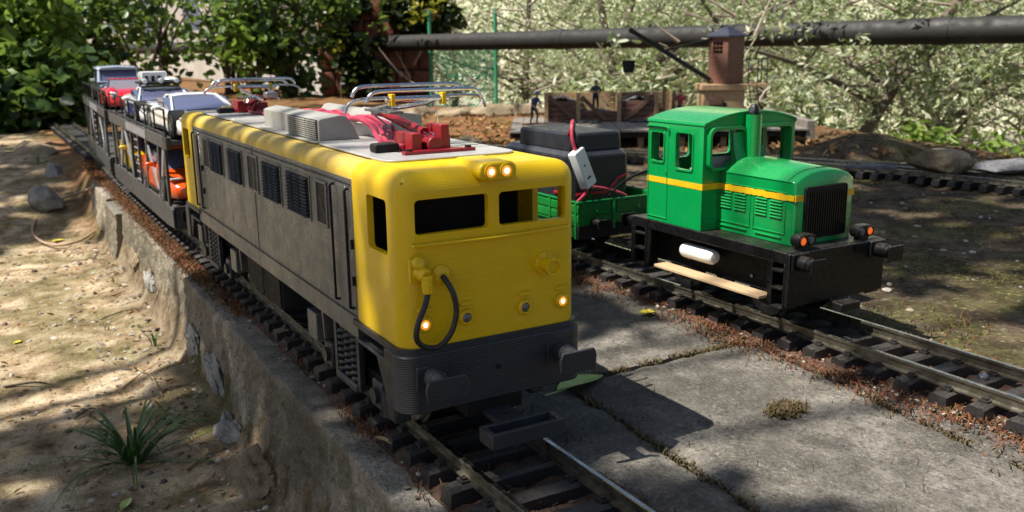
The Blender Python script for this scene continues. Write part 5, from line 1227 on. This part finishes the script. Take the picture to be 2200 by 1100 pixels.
# olive trees on the slope beyond the terrace: (pixel sighted, distance, lean)
def olive(i, px, py, D, h, lean, label, n=5200, sz=.27, m=OLIVE):
    b = pix(px, py, D); b.z = ground_z(b.x, b.y) - .3; base_z = b.z
    n = int(n*.62); h = h - base_z; side = cr.to_2d().to_3d().normalized(); dep = Vector((cf.x,cf.y,0)).normalized()
    top = side*lean*h + Vector((0,0,h)); fork = top*.42 + side*rt.uniform(-.2,.2)
    limbs = [([(0,0,0), fork*.5+side*rt.uniform(-.15,.15), fork, top*.75, top], (.38 if i else .24), .10)]
    for k in range(9):
        a = rt.uniform(-1,1); d_ = rt.uniform(-.8,.8); st0 = fork*rt.uniform(.7,1.3); L = h*rt.uniform(.35,.65)
        e = st0 + side*a*L*1.3 + dep*d_*L*.8 + Vector((0,0,L*rt.uniform(.1,.75)))
        limbs.append(([tuple(st0), tuple(st0.lerp(e,.5)+Vector((0,0,rt.uniform(-.2,.5)))), tuple(e)], rt.uniform(.10,.18), .035))
    t = tree('olive_tree', label, 'tree', b, limbs, n, sz, .34, m, BARK, h*.30, 'blade', 'olive trees on the slope', flat=.9)
    tw = MB()
    for k in range(150):
        a = fork + side*rt.uniform(-1,1)*h*.85 + dep*rt.uniform(-.22,.5)*h*.5 + Vector((0,0,rt.uniform(-.45,.55)*h)); L = rt.uniform(.6,2.0); ang = rt.uniform(-.4,1.3); sg = rt.choice((-1,1))
        e = a + side*sg*math.cos(ang)*L + dep*rt.uniform(-.4,.4)*L + Vector((0,0,math.sin(ang)*L))
        tw.tube([a, a.lerp(e,.5)+Vector((0,0,rt.uniform(-.12,.2))), e], [.06,.04,.018], 5, False)
    kind(tw.build('twigs', TWIG, t), 'stuff')
    return t
olive(0, 1775, 270, 29, 5.4, .62, 'leaning olive tree with bare grey trunk right of the crane', 13000)
olive(1, 2060, 300, 34, 6.5, -.2, 'olive tree with thin dark trunk near the picture\'s right edge', 13000)
olive(2, 1250, 250, 49, 6.5, .25, 'pale olive tree behind the bucket of the crane', 13000)
olive(3, 1380, 250, 43, 6.4, -.2, 'dense olive tree behind the coal bunkers', 13000)
olive(4, 1600, 260, 42, 6.6, .1, 'olive tree directly behind the crane cabin', 13000)
olive(5, 2290, 290, 36, 6.5, -.15, 'olive tree cut off by the picture\'s right border', 12000)
olive(6, 1880, 260, 46, 7.5, 0, 'taller olive tree between the leaning olive and the right border', 13000, .33)
olive(7, 1460, 240, 54, 8.0, .1, 'far olive tree above the coal bunkers', 13000, .36)
olive(8, 1120, 240, 58, 8.5, .05, 'far olive tree just beyond the fence post', 12000, .36)
olive(9, 1680, 240, 60, 9.5, -.1, 'far olive tree right of the crane\'s gallery', 13000, .40)
olive(10, 2080, 240, 60, 9.5, .1, 'far olive tree above the pipe at the upper right', 13000, .40)
olive(11, 1290, 230, 68, 11, .0, 'farthest olive tree behind the crane\'s hanging bucket', 13000, .44)
olive(12, 980, 230, 66, 9, .0, 'far olive tree seen through the fence mesh', 12000, .40)
# fresh green shrubs low on the right, before the olives
def shrub(name, label, px, py, D, w_, h, n, sz, asp, m, group=None, stems=5, shape='leaf', bz=None, bark=BARKD, flat=1):
    b = pix(px, py, D)
    if bz is not None: b.z = bz
    else: b.z = ground_z(b.x, b.y)
    limbs = []
    for k in range(stems):
        e = Vector((rt.uniform(-1,1)*w_, rt.uniform(-1,1)*w_*.6, h*rt.uniform(.6,1))); s0 = Vector((rt.uniform(-.15,.15)*w_, rt.uniform(-.1,.1)*w_, 0))
        limbs.append(([tuple(s0), tuple(s0.lerp(e,.5)+Vector((0,0,h*.08))), tuple(e)], .05+.01*h, .02))
    return tree(name, label, 'shrub', b, limbs, n, sz, asp, m, bark, max(w_*.5, h*.18), shape, group, flat=flat)
shrub('slope_shrub', 'fresh green shrub on the slope behind the flat stones', 2080, 330, 23, 1.6, 1.3, 900, .34, .45, OLIVEY, bz=-2.2)
shrub('slope_shrub', 'small fresh green shrub at the foot of the leaning olive', 1930, 310, 24, 1.2, 1.3, 700, .34, .45, OLIVEY, bz=-2.0)
shrub('slope_shrub', 'pale shrub spilling over the terrace edge behind the bunkers', 1290, 250, 30, 2.6, 1.3, 1800, .36, .35, OLIVE, bz=-1.0)
shrub('slope_shrub', 'pale shrub beyond the platform\'s end, under the crane gallery', 1720, 262, 27, 1.6, 1.3, 1200, .36, .3, OLIVE, bz=-1.5)
# dark leafy shrubs on the left and round the pillar
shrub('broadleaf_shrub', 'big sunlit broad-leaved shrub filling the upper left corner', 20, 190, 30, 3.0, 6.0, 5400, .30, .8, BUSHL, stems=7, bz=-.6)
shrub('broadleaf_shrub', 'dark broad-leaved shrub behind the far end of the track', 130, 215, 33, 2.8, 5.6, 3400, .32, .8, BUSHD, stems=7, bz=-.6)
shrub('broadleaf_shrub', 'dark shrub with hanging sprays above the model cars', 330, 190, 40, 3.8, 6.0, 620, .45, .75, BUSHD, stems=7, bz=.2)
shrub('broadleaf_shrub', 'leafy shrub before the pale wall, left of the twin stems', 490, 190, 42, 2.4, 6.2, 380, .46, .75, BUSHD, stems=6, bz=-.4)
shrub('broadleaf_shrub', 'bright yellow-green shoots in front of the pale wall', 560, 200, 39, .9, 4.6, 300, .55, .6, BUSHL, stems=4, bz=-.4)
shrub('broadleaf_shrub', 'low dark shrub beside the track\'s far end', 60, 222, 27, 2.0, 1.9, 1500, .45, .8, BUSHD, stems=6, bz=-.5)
tree('twin_stem_tree', 'twin-stemmed small tree standing before the pillar\'s edge', 'tree', pix(622,230,40)*1.0, [([(0,0,-1),(-.1,0,1.4),(-.35,0,2.9),(-.5,0,5.0)], .26, .16), ([(.25,0,-1),(.2,.1,1.5),(.5,.1,3.0),(.7,0,5.2)], .22, .12), ([(-.3,0,2.6),(-1.2,-.2,4.2),(-2.4,-.3,5.0)], .10,.04), ([(.5,.1,3.0),(1.8,-.3,4.2),(3.0,-.5,4.6)], .10,.04)], 2200, .40, .6, BUSHD, BARKD, 1.5, 'leaf', flat=.75)
iv = thing('climbing_ivy', 'dark climbing foliage hanging over the brick pillar and the pipe', 'climber', pbase, PLA+R(6))
MB().tube(spline([(1.2,-.3,-.5),(1.0,-.35,1.2),(1.5,-.4,2.6),(1.2,-.4,4.2),(2.0,-.5,5.5)],5), .09, 8).build('vine_stem', BARKD, iv)
cen = [(x, -.6, z) for x, z in ((.2,4.9),(1.0,4.6),(1.8,4.9),(3.6,4.8),(4.6,4.6),(5.6,4.8),(6.2,4.4),(1.0,3.6),(1.5,3.1),(4.6,4.0),(5.3,3.9),(1.4,2.4),(2.0,2.0),(1.9,1.4),(2.3,1.2),(2.6,1.9),(5.0,5.4),(1,5.6))]
ivp = clumped(3000, cen, [.75]*len(cen), RNG, .9)
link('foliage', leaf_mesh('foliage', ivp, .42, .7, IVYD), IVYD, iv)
link('yellowing_leaves', leaf_mesh('yellowing_leaves', clumped(70, [(1.0,-1.2,3.1),(4.8,-1.4,4.6),(5.6,-1.2,4.7)], [.5,.6,.5]), .40, .7, YELL), YELL, iv)

# overhanging trees that shade the railway, outside the picture on the sun's side
def shade_density(x, y):
    """How much of the sun is kept off the place whose sight line to the sun crosses z = 0 at (x, y)."""
    d = .20
    def blob(cx, cy, rx, ry, v, p=2): return v*math.exp(-(abs((x-cx)/rx)**p + abs((y-cy)/ry)**p))
    d = max(d, blob(-.46, 2.6, .70, 2.75, 1.25, 6))           # flank of the yellow locomotive and the coping
    d = max(d, blob(-1.9, 1.0, 2.2, 3.3, 1.08, 4))             # dirt in front
    d = max(d, blob(.1, -1.6, 1.0, 1.5, .85, 4))
    d = max(d, blob(4.8, .4, 1.1, 1.0, .25, 4)); d = max(d, blob(7.5, 3.2, 3.4, 3.6, .52, 4)); d = max(d, blob(12, 7, 2.4, 2.6, .70, 4))
    d = max(d, blob(2.0, 2.6, .7, 1.2, .65, 4)); d = max(d, blob(1.7, -.7, .7, .55, .30, 4)); d = max(d, blob(2.9, -1.6, .9, 1.0, .42, 4))
    d = max(d, blob(11, 13.5, 2.0, 1.6, .45, 4)); d = max(d, blob(9, 26, 5, 4, .45, 4)); d = max(d, blob(2, 31, 3, 3, .30, 4)); d = max(d, blob(-1.4, 17, 1.6, 4.0, .7, 4))
    d = max(d, blob(-3.3, 13.2, 1.2, 1.4, .8, 4))
    for cx, cy, rx, ry in ((-2.4,5.9,.8,.45),(-2.7,3.4,.5,.25),(1.98,.80,.30,.30),(2.5,.55,.3,.5),(2.1,-1.25,.5,.22),(1.3,-1.9,.6,.25)): d -= blob(cx, cy, rx, ry, 1.0)
    # keep these in the sun: the green locomotive, the car carriers, the battery wagon
    d -= blob(3.7, 1.5, 1.1, 1.3, 1.0, 6); d -= blob(.4, 9.5, 1.3, 4.3, .55, 6); d -= blob(3.6, 4.2, 1.0, 1.5, .6, 4)
    d -= blob(-2.3, 8.7, 1.6, 2.6, .7, 6); d -= blob(-.6, 7.2, .5, 2.0, .6, 6)
    d -= blob(.98, 2.3, .55, 2.9, .75, 6)
    return d
def shade_tree(label, trunk, region, n, seed, zlo, zhi, sz, m):
    t = thing('shade_tree', label, 'tree', trunk, 0); rng = np.random.default_rng(seed); pos = []
    x0, x1, y0, y1 = region
    for _ in range(n):
        x = rng.uniform(x0,x1); y = rng.uniform(y0,y1)
        q = .5+.5*mn.noise(Vector((x*1.5,y*1.5,seed*3.1))) + .25*mn.noise(Vector((x*4,y*4,seed)))
        if (shade_density(x,y)*1.15 - q)/.15 + .5 > rng.uniform(0,1):
            h = rng.uniform(zlo, zhi) + 1.5*mn.noise(Vector((x*.6,y*.6,1)))
            pos.append((x+SUNV.x/SUNV.z*h-trunk[0], y+SUNV.y/SUNV.z*h-trunk[1], h-trunk[2]))
    pos = np.array(pos); c = pos.mean(0)
    MB().tube(spline([(0,0,0),(.4,.2,4),(c[0]*.25,c[1]*.25,c[2]*.55),(c[0]*.5,c[1]*.5,c[2]*.85)],5), [1.1-.035*i for i in range(16)], 10).build('trunk', BARKD, t)
    for k in range(16):
        e = pos[rng.integers(len(pos))]; s0 = np.array((c[0]*.35,c[1]*.35,c[2]*.68)); mid = (s0+e)/2+np.array((0,0,1.5))
        MB().tube(spline([tuple(s0),tuple(mid),tuple(e)],5), [.13-.010*i for i in range(11)], 6).build('limb', BARKD, t)
    link('crown', leaf_mesh('crown', pos, sz, .62, m, rng=rng), m, t); return t
shade_tree('broad shade tree standing out of view beside the wall', (-19,-2,-1), (-6,6.5,-4,9), 11000, 4, 15, 22, .45, BUSHD)
shade_tree('second shade tree out of view farther along the track', (-24,26,-1), (-8,14,9,34), 7000, 8, 20, 27, .95, BUSHD)
shade_tree('third shade tree out of view, high over the right-hand tracks', (-32,2,-1), (6.5,16,-5,14), 3600, 6, 23, 29, .80, BUSHD)
# ================================================================== small things on the ground
def pts_on(n, fn): return [fn() for _ in range(n)]
def sprigs(name, places, h, m, parent=None, seg=3, w_=.006, lean=.5, seed=1):
    """Thin upright stalks, far too many to count."""
    rng = random.Random(seed); vs = []; fs = []
    for x, y, z in places:
        L = h*rng.uniform(.5,1.4); a = rng.uniform(0,6.28); lx, ly = math.cos(a)*lean*L, math.sin(a)*lean*L; wx, wy = -math.sin(a)*w_, math.cos(a)*w_
        b = len(vs); vs += [(x-wx,y-wy,z),(x+wx,y+wy,z),(x+lx*.4+wx*.8,y+ly*.4+wy*.8,z+L*.7),(x+lx*.4-wx*.8,y+ly*.4-wy*.8,z+L*.7),(x+lx+wx*.5,y+ly+wy*.5,z+L),(x+lx-wx*.5,y+ly-wy*.5,z+L)]
        fs += [(b,b+1,b+2,b+3),(b+3,b+2,b+4,b+5)]
    me = bpy.data.meshes.new(name); me.from_pydata(vs, [], fs); return kind(link(name, me, m, parent), 'stuff')
rs_ = random.Random(21)
P1 = []
for _ in range(9000):                                   # along track 1, thick on the wall side farther back and beside the right rail
    y = rs_.uniform(-2.2, 11); s = rs_.random()
    x = rs_.uniform(-.47 if y < 4.5 else -.55,-.30) if s < .6 else (rs_.uniform(.40,.62) if s < .75 else rs_.uniform(-.2,.2))
    if mn.noise(Vector((x*3,y*1.6,2))) + (.35 if y > 4 else -.02) > rs_.uniform(-.1,.5): P1.append((x,y,-.165))
sprigs('rust_moss', P1, .040, MOSSM, w_=.0045, lean=.9, seed=2)
P2 = []
for _ in range(15000):
    y = rs_.uniform(-2.6, 7); x = rs_.gauss(2.66,.16) if rs_.random() < .6 else rs_.uniform(2.6,4.9)
    if mn.noise(Vector((x*1.7,y*1.7,5))) + (.16 if x < 3 else .0) > rs_.uniform(-.05,.5): P2.append((x,y,-.18))
sprigs('rust_moss', P2, .038, MOSSM, w_=.0045, lean=.9, seed=3)
P3 = []
for _ in range(30000):
    y = rs_.uniform(-2.5, 6); x = rs_.uniform(3.6, 11)
    if mn.noise(Vector((x*.9,y*.9,7))) + .3*mn.noise(Vector((x*3,y*3,1))) > .12: P3.append((x,y,ground_z(x,y)-.01))
sprigs('green_moss', P3, .020, MOSSG, w_=.009, lean=1.3, seed=4)
MOSSJ = leafmat('brownish_joint_moss', [(.05,.04,.015),(.09,.065,.025),(.13,.09,.035),(.06,.035,.02)], .1, .8)
P4 = []                                                 # moss in the slab joints
for _ in range(5500):
    y = rs_.uniform(-2.6, 4.5); s = rs_.random()
    if s < .45: x = lg(y)+rs_.gauss(0,.022)
    elif s < .9: x = rg(y)+rs_.gauss(0,.03)
    else: x = rs_.uniform(lg(.95),rg(.95)); y = .955+rs_.gauss(0,.022)
    if mn.noise(Vector((x*4,y*4,3))) > -.25: P4.append((x,y,-.20))
sprigs('joint_moss', P4, .026, MOSSJ, w_=.005, lean=.9, seed=5)
P5 = []                                                 # dark wisps on the slabs
for _ in range(300):
    x = rs_.uniform(.5,2.7); y = rs_.uniform(-1.8,2.6)
    if mn.noise(Vector((x*1.3,y*1.3,9))) > -.02: P5.append((x,y,-.175))
sprigs('moss_stalks', P5, .045, MOSSM, w_=.0028, lean=.35, seed=6)
# dry leaf litter
LIT = leafmat('dry_leaf_litter', [(.16,.06,.025),(.26,.11,.04),(.36,.19,.07),(.11,.05,.025),(.42,.28,.12)], .15, .8)
pl5 = []
for _ in range(9000):
    x = rs_.uniform(3,16); y = rs_.uniform(5.5,24)
    if x < edge_x(y)-.2 and (y > 9 or x > 10.8) and mn.noise(Vector((x*.7,y*.7,4))) > -.15: pl5.append((x,y,ground_z(x,y)+.015))
kind(link('leaf_litter', leaf_mesh('leaf_litter', pl5, .16, .5, LIT, droop=-.2, rng=np.random.default_rng(5)), LIT), 'stuff')
LITR = leafmat('rusty_needles', [(.12,.035,.018),(.20,.065,.03),(.28,.10,.04),(.07,.025,.015),(.24,.15,.08),(.05,.03,.02)], .1, .9)
pl6b = [(max(2.45,rs_.gauss(2.72,.13)), rs_.uniform(-2.4,7), -.165+rs_.uniform(0,.02)) for _ in range(3600)] + [(rs_.gauss(3.62,.12), rs_.uniform(-2.4,7), -.17+rs_.uniform(0,.02)) for _ in range(3000)]
pl6 = []
for _ in range(13000):
    y = rs_.uniform(3.5,16); x = rs_.gauss(-.46,.06)
    if y > 5 or rs_.random() < .3: pl6.append((x,y,-.155+rs_.uniform(0,.03)))
kind(link('dry_needles', leaf_mesh('dry_needles', pl6+pl6b, .036, .28, LITR, droop=-.1, rng=np.random.default_rng(6)), LIT), 'stuff')
pl7 = []
for _ in range(1500):
    x = rs_.uniform(-3.0,-.66); y = rs_.uniform(-.5,13)
    if rs_.random() < .35+.65*math.exp(-((x+.85)/.35)**2): pl7.append((x,y,ground_z(x,y)+.012))
kind(link('dirt_litter', leaf_mesh('dirt_litter', pl7, .075, .35, LIT, droop=-.3, rng=np.random.default_rng(7)), LIT), 'stuff')
# pebbles
PEB = leafmat('pebble_mix', [(.10,.08,.06),(.20,.165,.12),(.32,.28,.22),(.45,.42,.36),(.07,.06,.05)], 0, .9, .2)
def pebbles(name, places, r0, r1, seed):
    rng = random.Random(seed); vs = []; fs = []; t = (1+5**.5)/2
    ico = [(-1,t,0),(1,t,0),(-1,-t,0),(1,-t,0),(0,-1,t),(0,1,t),(0,-1,-t),(0,1,-t),(t,0,-1),(t,0,1),(-t,0,-1),(-t,0,1)]
    ifc = [(0,11,5),(0,5,1),(0,1,7),(0,7,10),(0,10,11),(1,5,9),(5,11,4),(11,10,2),(10,7,6),(7,1,8),(3,9,4),(3,4,2),(3,2,6),(3,6,8),(3,8,9),(4,9,5),(2,4,11),(6,2,10),(8,6,7),(9,8,1)]
    for x, y, z in places:
        r = r0+(r1-r0)*rng.random()**3; b = len(vs); sx, sy, sz = (rng.uniform(.6,1.3) for _ in range(3)); a = rng.uniform(0,6.28); ca, sa = math.cos(a), math.sin(a)
        for p in ico:
            px_, py_, pz_ = p[0]*sx*rng.uniform(.8,1.2), p[1]*sy*rng.uniform(.8,1.2), p[2]*sz*.6*rng.uniform(.8,1.2)
            vs.append((x+(px_*ca-py_*sa)*r/1.9, y+(px_*sa+py_*ca)*r/1.9, z+pz_*r/1.9))
        fs += [tuple(i+b for i in f) for f in ifc]
    me = bpy.data.meshes.new(name); me.from_pydata(vs, [], fs); return kind(link(name, me, PEB), 'stuff')
pb = []
for _ in range(2600):
    x = rs_.uniform(-3.2,-.66); y = rs_.uniform(-.5,12)
    if rs_.random() < .35+.65*math.exp(-((x+.9)/.4)**2) or mn.noise(Vector((x*2,y*2,0))) > .25: pb.append((x,y,ground_z(x,y)))
pebbles('pebbles', pb, .008, .045, 1)
pebbles('track_grit', [(rs_.uniform(-.5,.5),rs_.uniform(-2.2,5),-.155) for _ in range(700)]+[(rs_.uniform(2.62,3.8),rs_.uniform(-2.4,4),-.16) for _ in range(1400)], .006, .024, 2)
pebbles('ground_grit', [(lambda x,y:(x,y,ground_z(x,y)))(rs_.uniform(3.8,12),rs_.uniform(-2,9)) for _ in range(700)], .010, .05, 3)
# ------------------------------------------------------------------ stones
STN = concrete('pale_stone', (.26,.25,.23), (.48,.46,.42), .15, 1.2); STT = concrete('tan_stone', (.27,.20,.12), (.45,.36,.24), .1, 1.0); STG = concrete('grey_slate', (.10,.10,.11), (.18,.18,.19), 0, .6)
def stone(label, loc, size, m, seed, flat=0, rz=0.0, tilt=(0,0), name='stone', rough=.10):
    bm = bmesh.new(); bmesh.ops.create_icosphere(bm, subdivisions=4, radius=1); r = random.Random(seed); pl = [(Vector((r.uniform(-1,1),r.uniform(-1,1),r.uniform(-1,1))).normalized(), r.uniform(.62,.9)) for _ in range(9)]
    for v in bm.verts:
        p = v.co.copy()
        for n_, d_ in pl:
            e = p.dot(n_)-d_
            if e > 0: p -= n_*e*.92
        p *= 1+rough*mn.fractal(p*2.2+Vector((seed,0,0)),1,2,4)
        v.co = Vector((p.x*size[0], p.y*size[1], p.z*size[2]))
    me = bpy.data.meshes.new(name); bm.to_mesh(me); bm.free(); me.shade_smooth(); me.set_sharp_from_angle(angle=R(50))
    o = link(name, me, m); o.location = loc; o.rotation_euler = (tilt[0],tilt[1],rz); return tag(o, label, 'stone')
stone('grey stone set against the foot of the wall behind the tan stone', (-.74,3.12,-.98), (.11,.26,.18), STN, 1, rz=.1, rough=.25)
stone('tan wedge-shaped stone leaning on the wall, nearest the camera', (-.77,2.20,-1.0), (.15,.36,.24), STT, 2, rz=.05, tilt=(.1,.2), rough=.2)
stone('whitish stone bedded in the wall above the grass tuft', (-.64,3.95,-.80), (.05,.36,.21), STN, 3, rough=.35)
stone('pale stone bedded in the wall where the sun ends', (-.635,4.85,-.70), (.05,.32,.16), STN, 4, rough=.35)
stone('small pale stone in the sunlit foot of the wall', (-.625,7.4,-.70), (.06,.26,.14), STN, 8, rough=.35)
stone('second small pale stone in the sunlit foot of the wall', (-.62,8.6,-.66), (.06,.30,.16), STT, 9, rough=.35)
stone('big grey boulder on the dirt beyond the end of the wall', (-1.30,14.6,-.62), (.24,.62,.24), STN, 5, rz=.3)
stone('pale rounded rock beside the far track', (-1.15,20.5,-.30), (.50,1.9,.22), STT, 6, rz=.1)
stone('darker rock between the boulder and the far track', (-.98,17.0,-.45), (.22,.6,.2), STN, 7)
stone('broad flat tan rock at the terrace edge, right', pix(2020,338,14.2)+Vector((0,0,-.05)), (.50,.34,.22), STT, 11, rz=-.5, tilt=(.12,.05))
stone('flat grey slab of rock beyond the siding, at the picture\'s right', pix(2160,352,14.0)+Vector((0,0,-.03)), (.62,.40,.12), STG, 12, rz=-.4)
stone('thin bluish slate lying beside the siding rails', pix(1875,352,12.9)+Vector((0,0,-.04)), (.42,.20,.04), STG, 13, rz=-.55)
stone('rounded tan stone just behind the yellow locomotive\'s roof', pix(1006,306,13.0), (.22,.18,.10), STT, 14)
for k, (x, y) in enumerate(((10.6,21.4),(11.4,20.8),(12.3,20.4),(9.6,22.4))):
    stone(('pale edging stone under the fence post','pale edging stone right of the fence post','pale edging stone behind the blue-capped figure','pale edging stone beside the pillar\'s foot')[k], (x,y,ground_z(x,y)+.08), (.75,.4,.28), STT, 20+k, rz=-.5)
pm_ = []
while len(pm_) < 900:
    a, b = rs_.gauss(0,.5), rs_.gauss(0,.5)
    if a*a+b*b < 1 + .3*mn.noise(Vector((a*2,b*2,0))): pm_.append((1.91+.17*a+.03*b, -.19+.12*b, -.175))
sprigs('slab_moss', pm_, .020, MOSSJ, w_=.006, lean=1.0, seed=9)
# ------------------------------------------------------------------ grass tuft, weeds, fallen leaves, twigs, cable
GRS = pm('grass_blade', (.06,.13,.02), (.035,.08,.015), 6, .5, bstr=.1); GRL = pm('lit_weed', (.12,.22,.04), (.08,.15,.03), 6, .5, bstr=.1); DRY = pm('dry_stalk', (.38,.27,.14), (.24,.16,.08), 8, .8, bstr=.2)
def blade(pts, w_, name, m, parent):
    q = spline(pts, 6); vs = []; fs = []; n = len(q)
    for i, p in enumerate(q):
        t_ = (q[min(i+1,n-1)]-q[max(i-1,0)]).normalized(); s_ = t_.cross(Vector((0,0,1)))
        s_ = s_.normalized() if s_.length > .01 else Vector((1,0,0)); u = s_.cross(t_); ww = w_*(1-(i/(n-1))**2.2)*(.5+.5*min(1,i/3))+.0008
        vs += [p-s_*ww+u*ww*.5, p, p+s_*ww+u*ww*.5]
        if i: b = 3*(i-1); fs += [(b,b+1,b+4,b+3),(b+1,b+2,b+5,b+4)]
    me = bpy.data.meshes.new(name); me.from_pydata(vs, [], fs); me.shade_smooth(); return link(name, me, m, parent)
def tuft(label, loc, n, L, m, seed, spread=1.0, wid=.014, cat='grass', name='grass_tuft', dirs=None):
    t = thing(name, label, cat, loc); r = random.Random(seed)
    for k in range(n):
        a = r.uniform(0,6.283) if dirs is None else dirs[k % len(dirs)]+r.uniform(-.25,.25); l = L*r.uniform(.5,1.15); o = spread*r.uniform(.25,1.0); d = Vector((math.cos(a),math.sin(a),0))
        h = l*math.sqrt(max(.10,1-o*o*.8))*(.8 if name != 'grass_tuft' else .58); b0 = Vector((r.uniform(-.04,.04),r.uniform(-.04,.04),0))
        blade([b0, b0+d*l*o*.3+Vector((0,0,h*.5)), b0+d*l*o*.7+Vector((0,0,h*.72)), b0+d*l*o+Vector((0,0,h*(.62-.35*o)))], wid*r.uniform(.6,1.2), 'blade', m, t)
    return t
TF = pixz(285,985,-1.0); TF.z = ground_z(TF.x,TF.y)-.02
tuft('dark green grass tuft with long spreading blades on the dirt', TF, 52, .95, GRS, 5, 1.15, .012)
q = pixz(305,1000,-1.0); 
for k, (px_, py_, lab, n, L) in enumerate(((330,745,'thin upright grass sprouts beside the wall',9,.32),(90,420,'small bright weed by the boulder',8,.45),(540,1040,'thin seed stalks beside the tan stone',4,.34),(230,700,'few bent stalks at the wall\'s foot',5,.22))):
    p = pixz(px_,py_,-1.0); p.z = ground_z(p.x,p.y)-.01
    tuft(lab, p, n, L, GRL if k == 1 else GRS, 30+k, .5, .008, 'weed', 'weed')
def fallen_leaf(label, p, L, W, rz, m, seed=0, tilt=.1):
    t = thing('fallen_leaf', label, 'leaf', p, rz); n = 10; vs = []; fs = []
    for i in range(n+1):
        s = i/n; ww = W*math.sin(math.pi*min(1,s*1.02))**.8*.5; z = .03*L*math.sin(s*3+seed)+tilt*L*abs(s-.5)*.4
        vs += [(L*(s-.5),-ww,z+ww*.35),(L*(s-.5),-ww*.5,z+ww*.08),(L*(s-.5),0,z),(L*(s-.5),ww*.5,z+ww*.08),(L*(s-.5),ww,z+ww*.3)]
        if i:
            b = 5*(i-1); fs += [(b+j,b+j+1,b+j+6,b+j+5) for j in range(4)]
    mb = MB(); mb.add(vs, fs); mb.build('leaf_blade', m, t, smooth=180)
    MB().tube([(-L*.72,.02*L,.03*L),(-L*.5,0,.02*L),(0,0,.012*L),(L*.45,0,.02*L)], [.006*L+.002,.008*L+.002,.005*L+.001,.002], 5).build('midrib', m, t)
    return t
LG = pm('green_leaf', (.42,.50,.16), (.32,.41,.10), 7, .45, bstr=.15); LY = pm('yellow_leaf', (.62,.52,.05), (.48,.40,.04), 7, .5, bstr=.15); LT = pm('tan_leaf', (.42,.31,.16), (.30,.20,.09), 7, .7, bstr=.2)
fallen_leaf('large pale green leaf lying under the yellow locomotive\'s right buffer', (1.07,.80,-.155), .46, .17, R(14), LG, 1)
fallen_leaf('yellow-green leaf with curled stalk on the slab near track two', tuple(pixz(1390,672,-.155)), .15, .10, R(150), LY, 2)
fallen_leaf('yellow leaf on the sunlit dirt beside the cable', (-1.29,12.4,ground_z(-1.29,12.4)+.02), .22, .14, R(10), LY, 3)
fallen_leaf('small yellow leaf on the dirt at the picture\'s left edge', (lambda p:(p.x,p.y,ground_z(p.x,p.y)+.01))(pixz(38,730,-1.0)), .10, .07, R(40), LY, 4)
fallen_leaf('pale green leaf on the dirt below the grass tuft', (lambda p:(p.x,p.y,ground_z(p.x,p.y)+.02))(pixz(270,1076,-1.0)), .16, .07, R(60), LG, 5)
fallen_leaf('tan dry leaf between the grass tuft and the wall', (lambda p:(p.x,p.y,ground_z(p.x,p.y)+.02))(pixz(440,985,-1.0)), .20, .06, R(75), LT, 6)
fallen_leaf('curled tan leaf beside the near sleepers of the first track', (-.40,.62,-.13), .12, .04, R(110), LT, 7, .3)
def twig(label, a, b, r, m=DRY, bend=.04, name='twig'):
    a = Vector(a); b = Vector(b); a.z = ground_z(a.x,a.y)+.015; b.z = ground_z(b.x,b.y)+.02; md = (a+b)/2+Vector((bend,bend*.6,.025))
    o = MB().tube(spline([a-a, (md-a), (b-a)],6), [r*(1-.05*i) for i in range(13)], 6).build(name, m); o.location = a; return tag(o, label, 'twig')
gz = lambda px_, py_: pixz(px_,py_,-1.0)
twig('dry stalk arching over the dirt above the grass tuft', gz(290,790), gz(350,860), .010)
twig('reddish stalk beside the arching dry stalk', gz(262,830), gz(335,790), .008)
twig('dark stick lying flat at the left edge of the dirt', gz(10,830), gz(125,825), .014, BARKD)
twig('thin stick on the sunlit dirt by the wall', gz(215,680), gz(300,672), .010, BARKD)
twig('bleached stick near the wall\'s sunlit foot', gz(240,635), gz(275,632), .014)
twig('broken twig in front of the grass tuft', gz(160,900), gz(205,880), .010, BARKD)
twig('pale twig at the foot of the tan stone', gz(400,1010), gz(470,978), .012)
# brown cable looping over the dirt
HOSE = pm('brown_cable', (.42,.28,.19), (.30,.19,.12), 8, .6, bstr=.1)
hp = [(-.66,12.9,-.25),(-.72,14.6,-.55),(-1.25,14.8,-.80),(-1.60,13.5,-.93),(-1.55,12.4,-.97),(-1.30,11.9,-.98),(-1.0,12.05,-.97),(-.74,12.4,-.94)]
hc = thing('ground_cable', 'brown cable looping over the sunlit dirt at the left', 'cable', hp[4]); 
hh_ = [Vector((x,y,max(z, ground_z(x,y)+.03))) for x,y,z in hp]
MB().tube([p-Vector(hp[4]) for p in spline(hh_,8)], .021, 8).build('cable_run', HOSE, hc)
sc_ = thing('loose_screw', 'small grey screw cup lying between the rails of the second track', 'screw', (3.19,-.62,-.09)); MB().lathe([(.012,0),(.03,.0),(.035,.02),(.03,.03),(.015,.02)], (0,0,0), (0,0,1), 12).build('cup', STEEL, sc_)
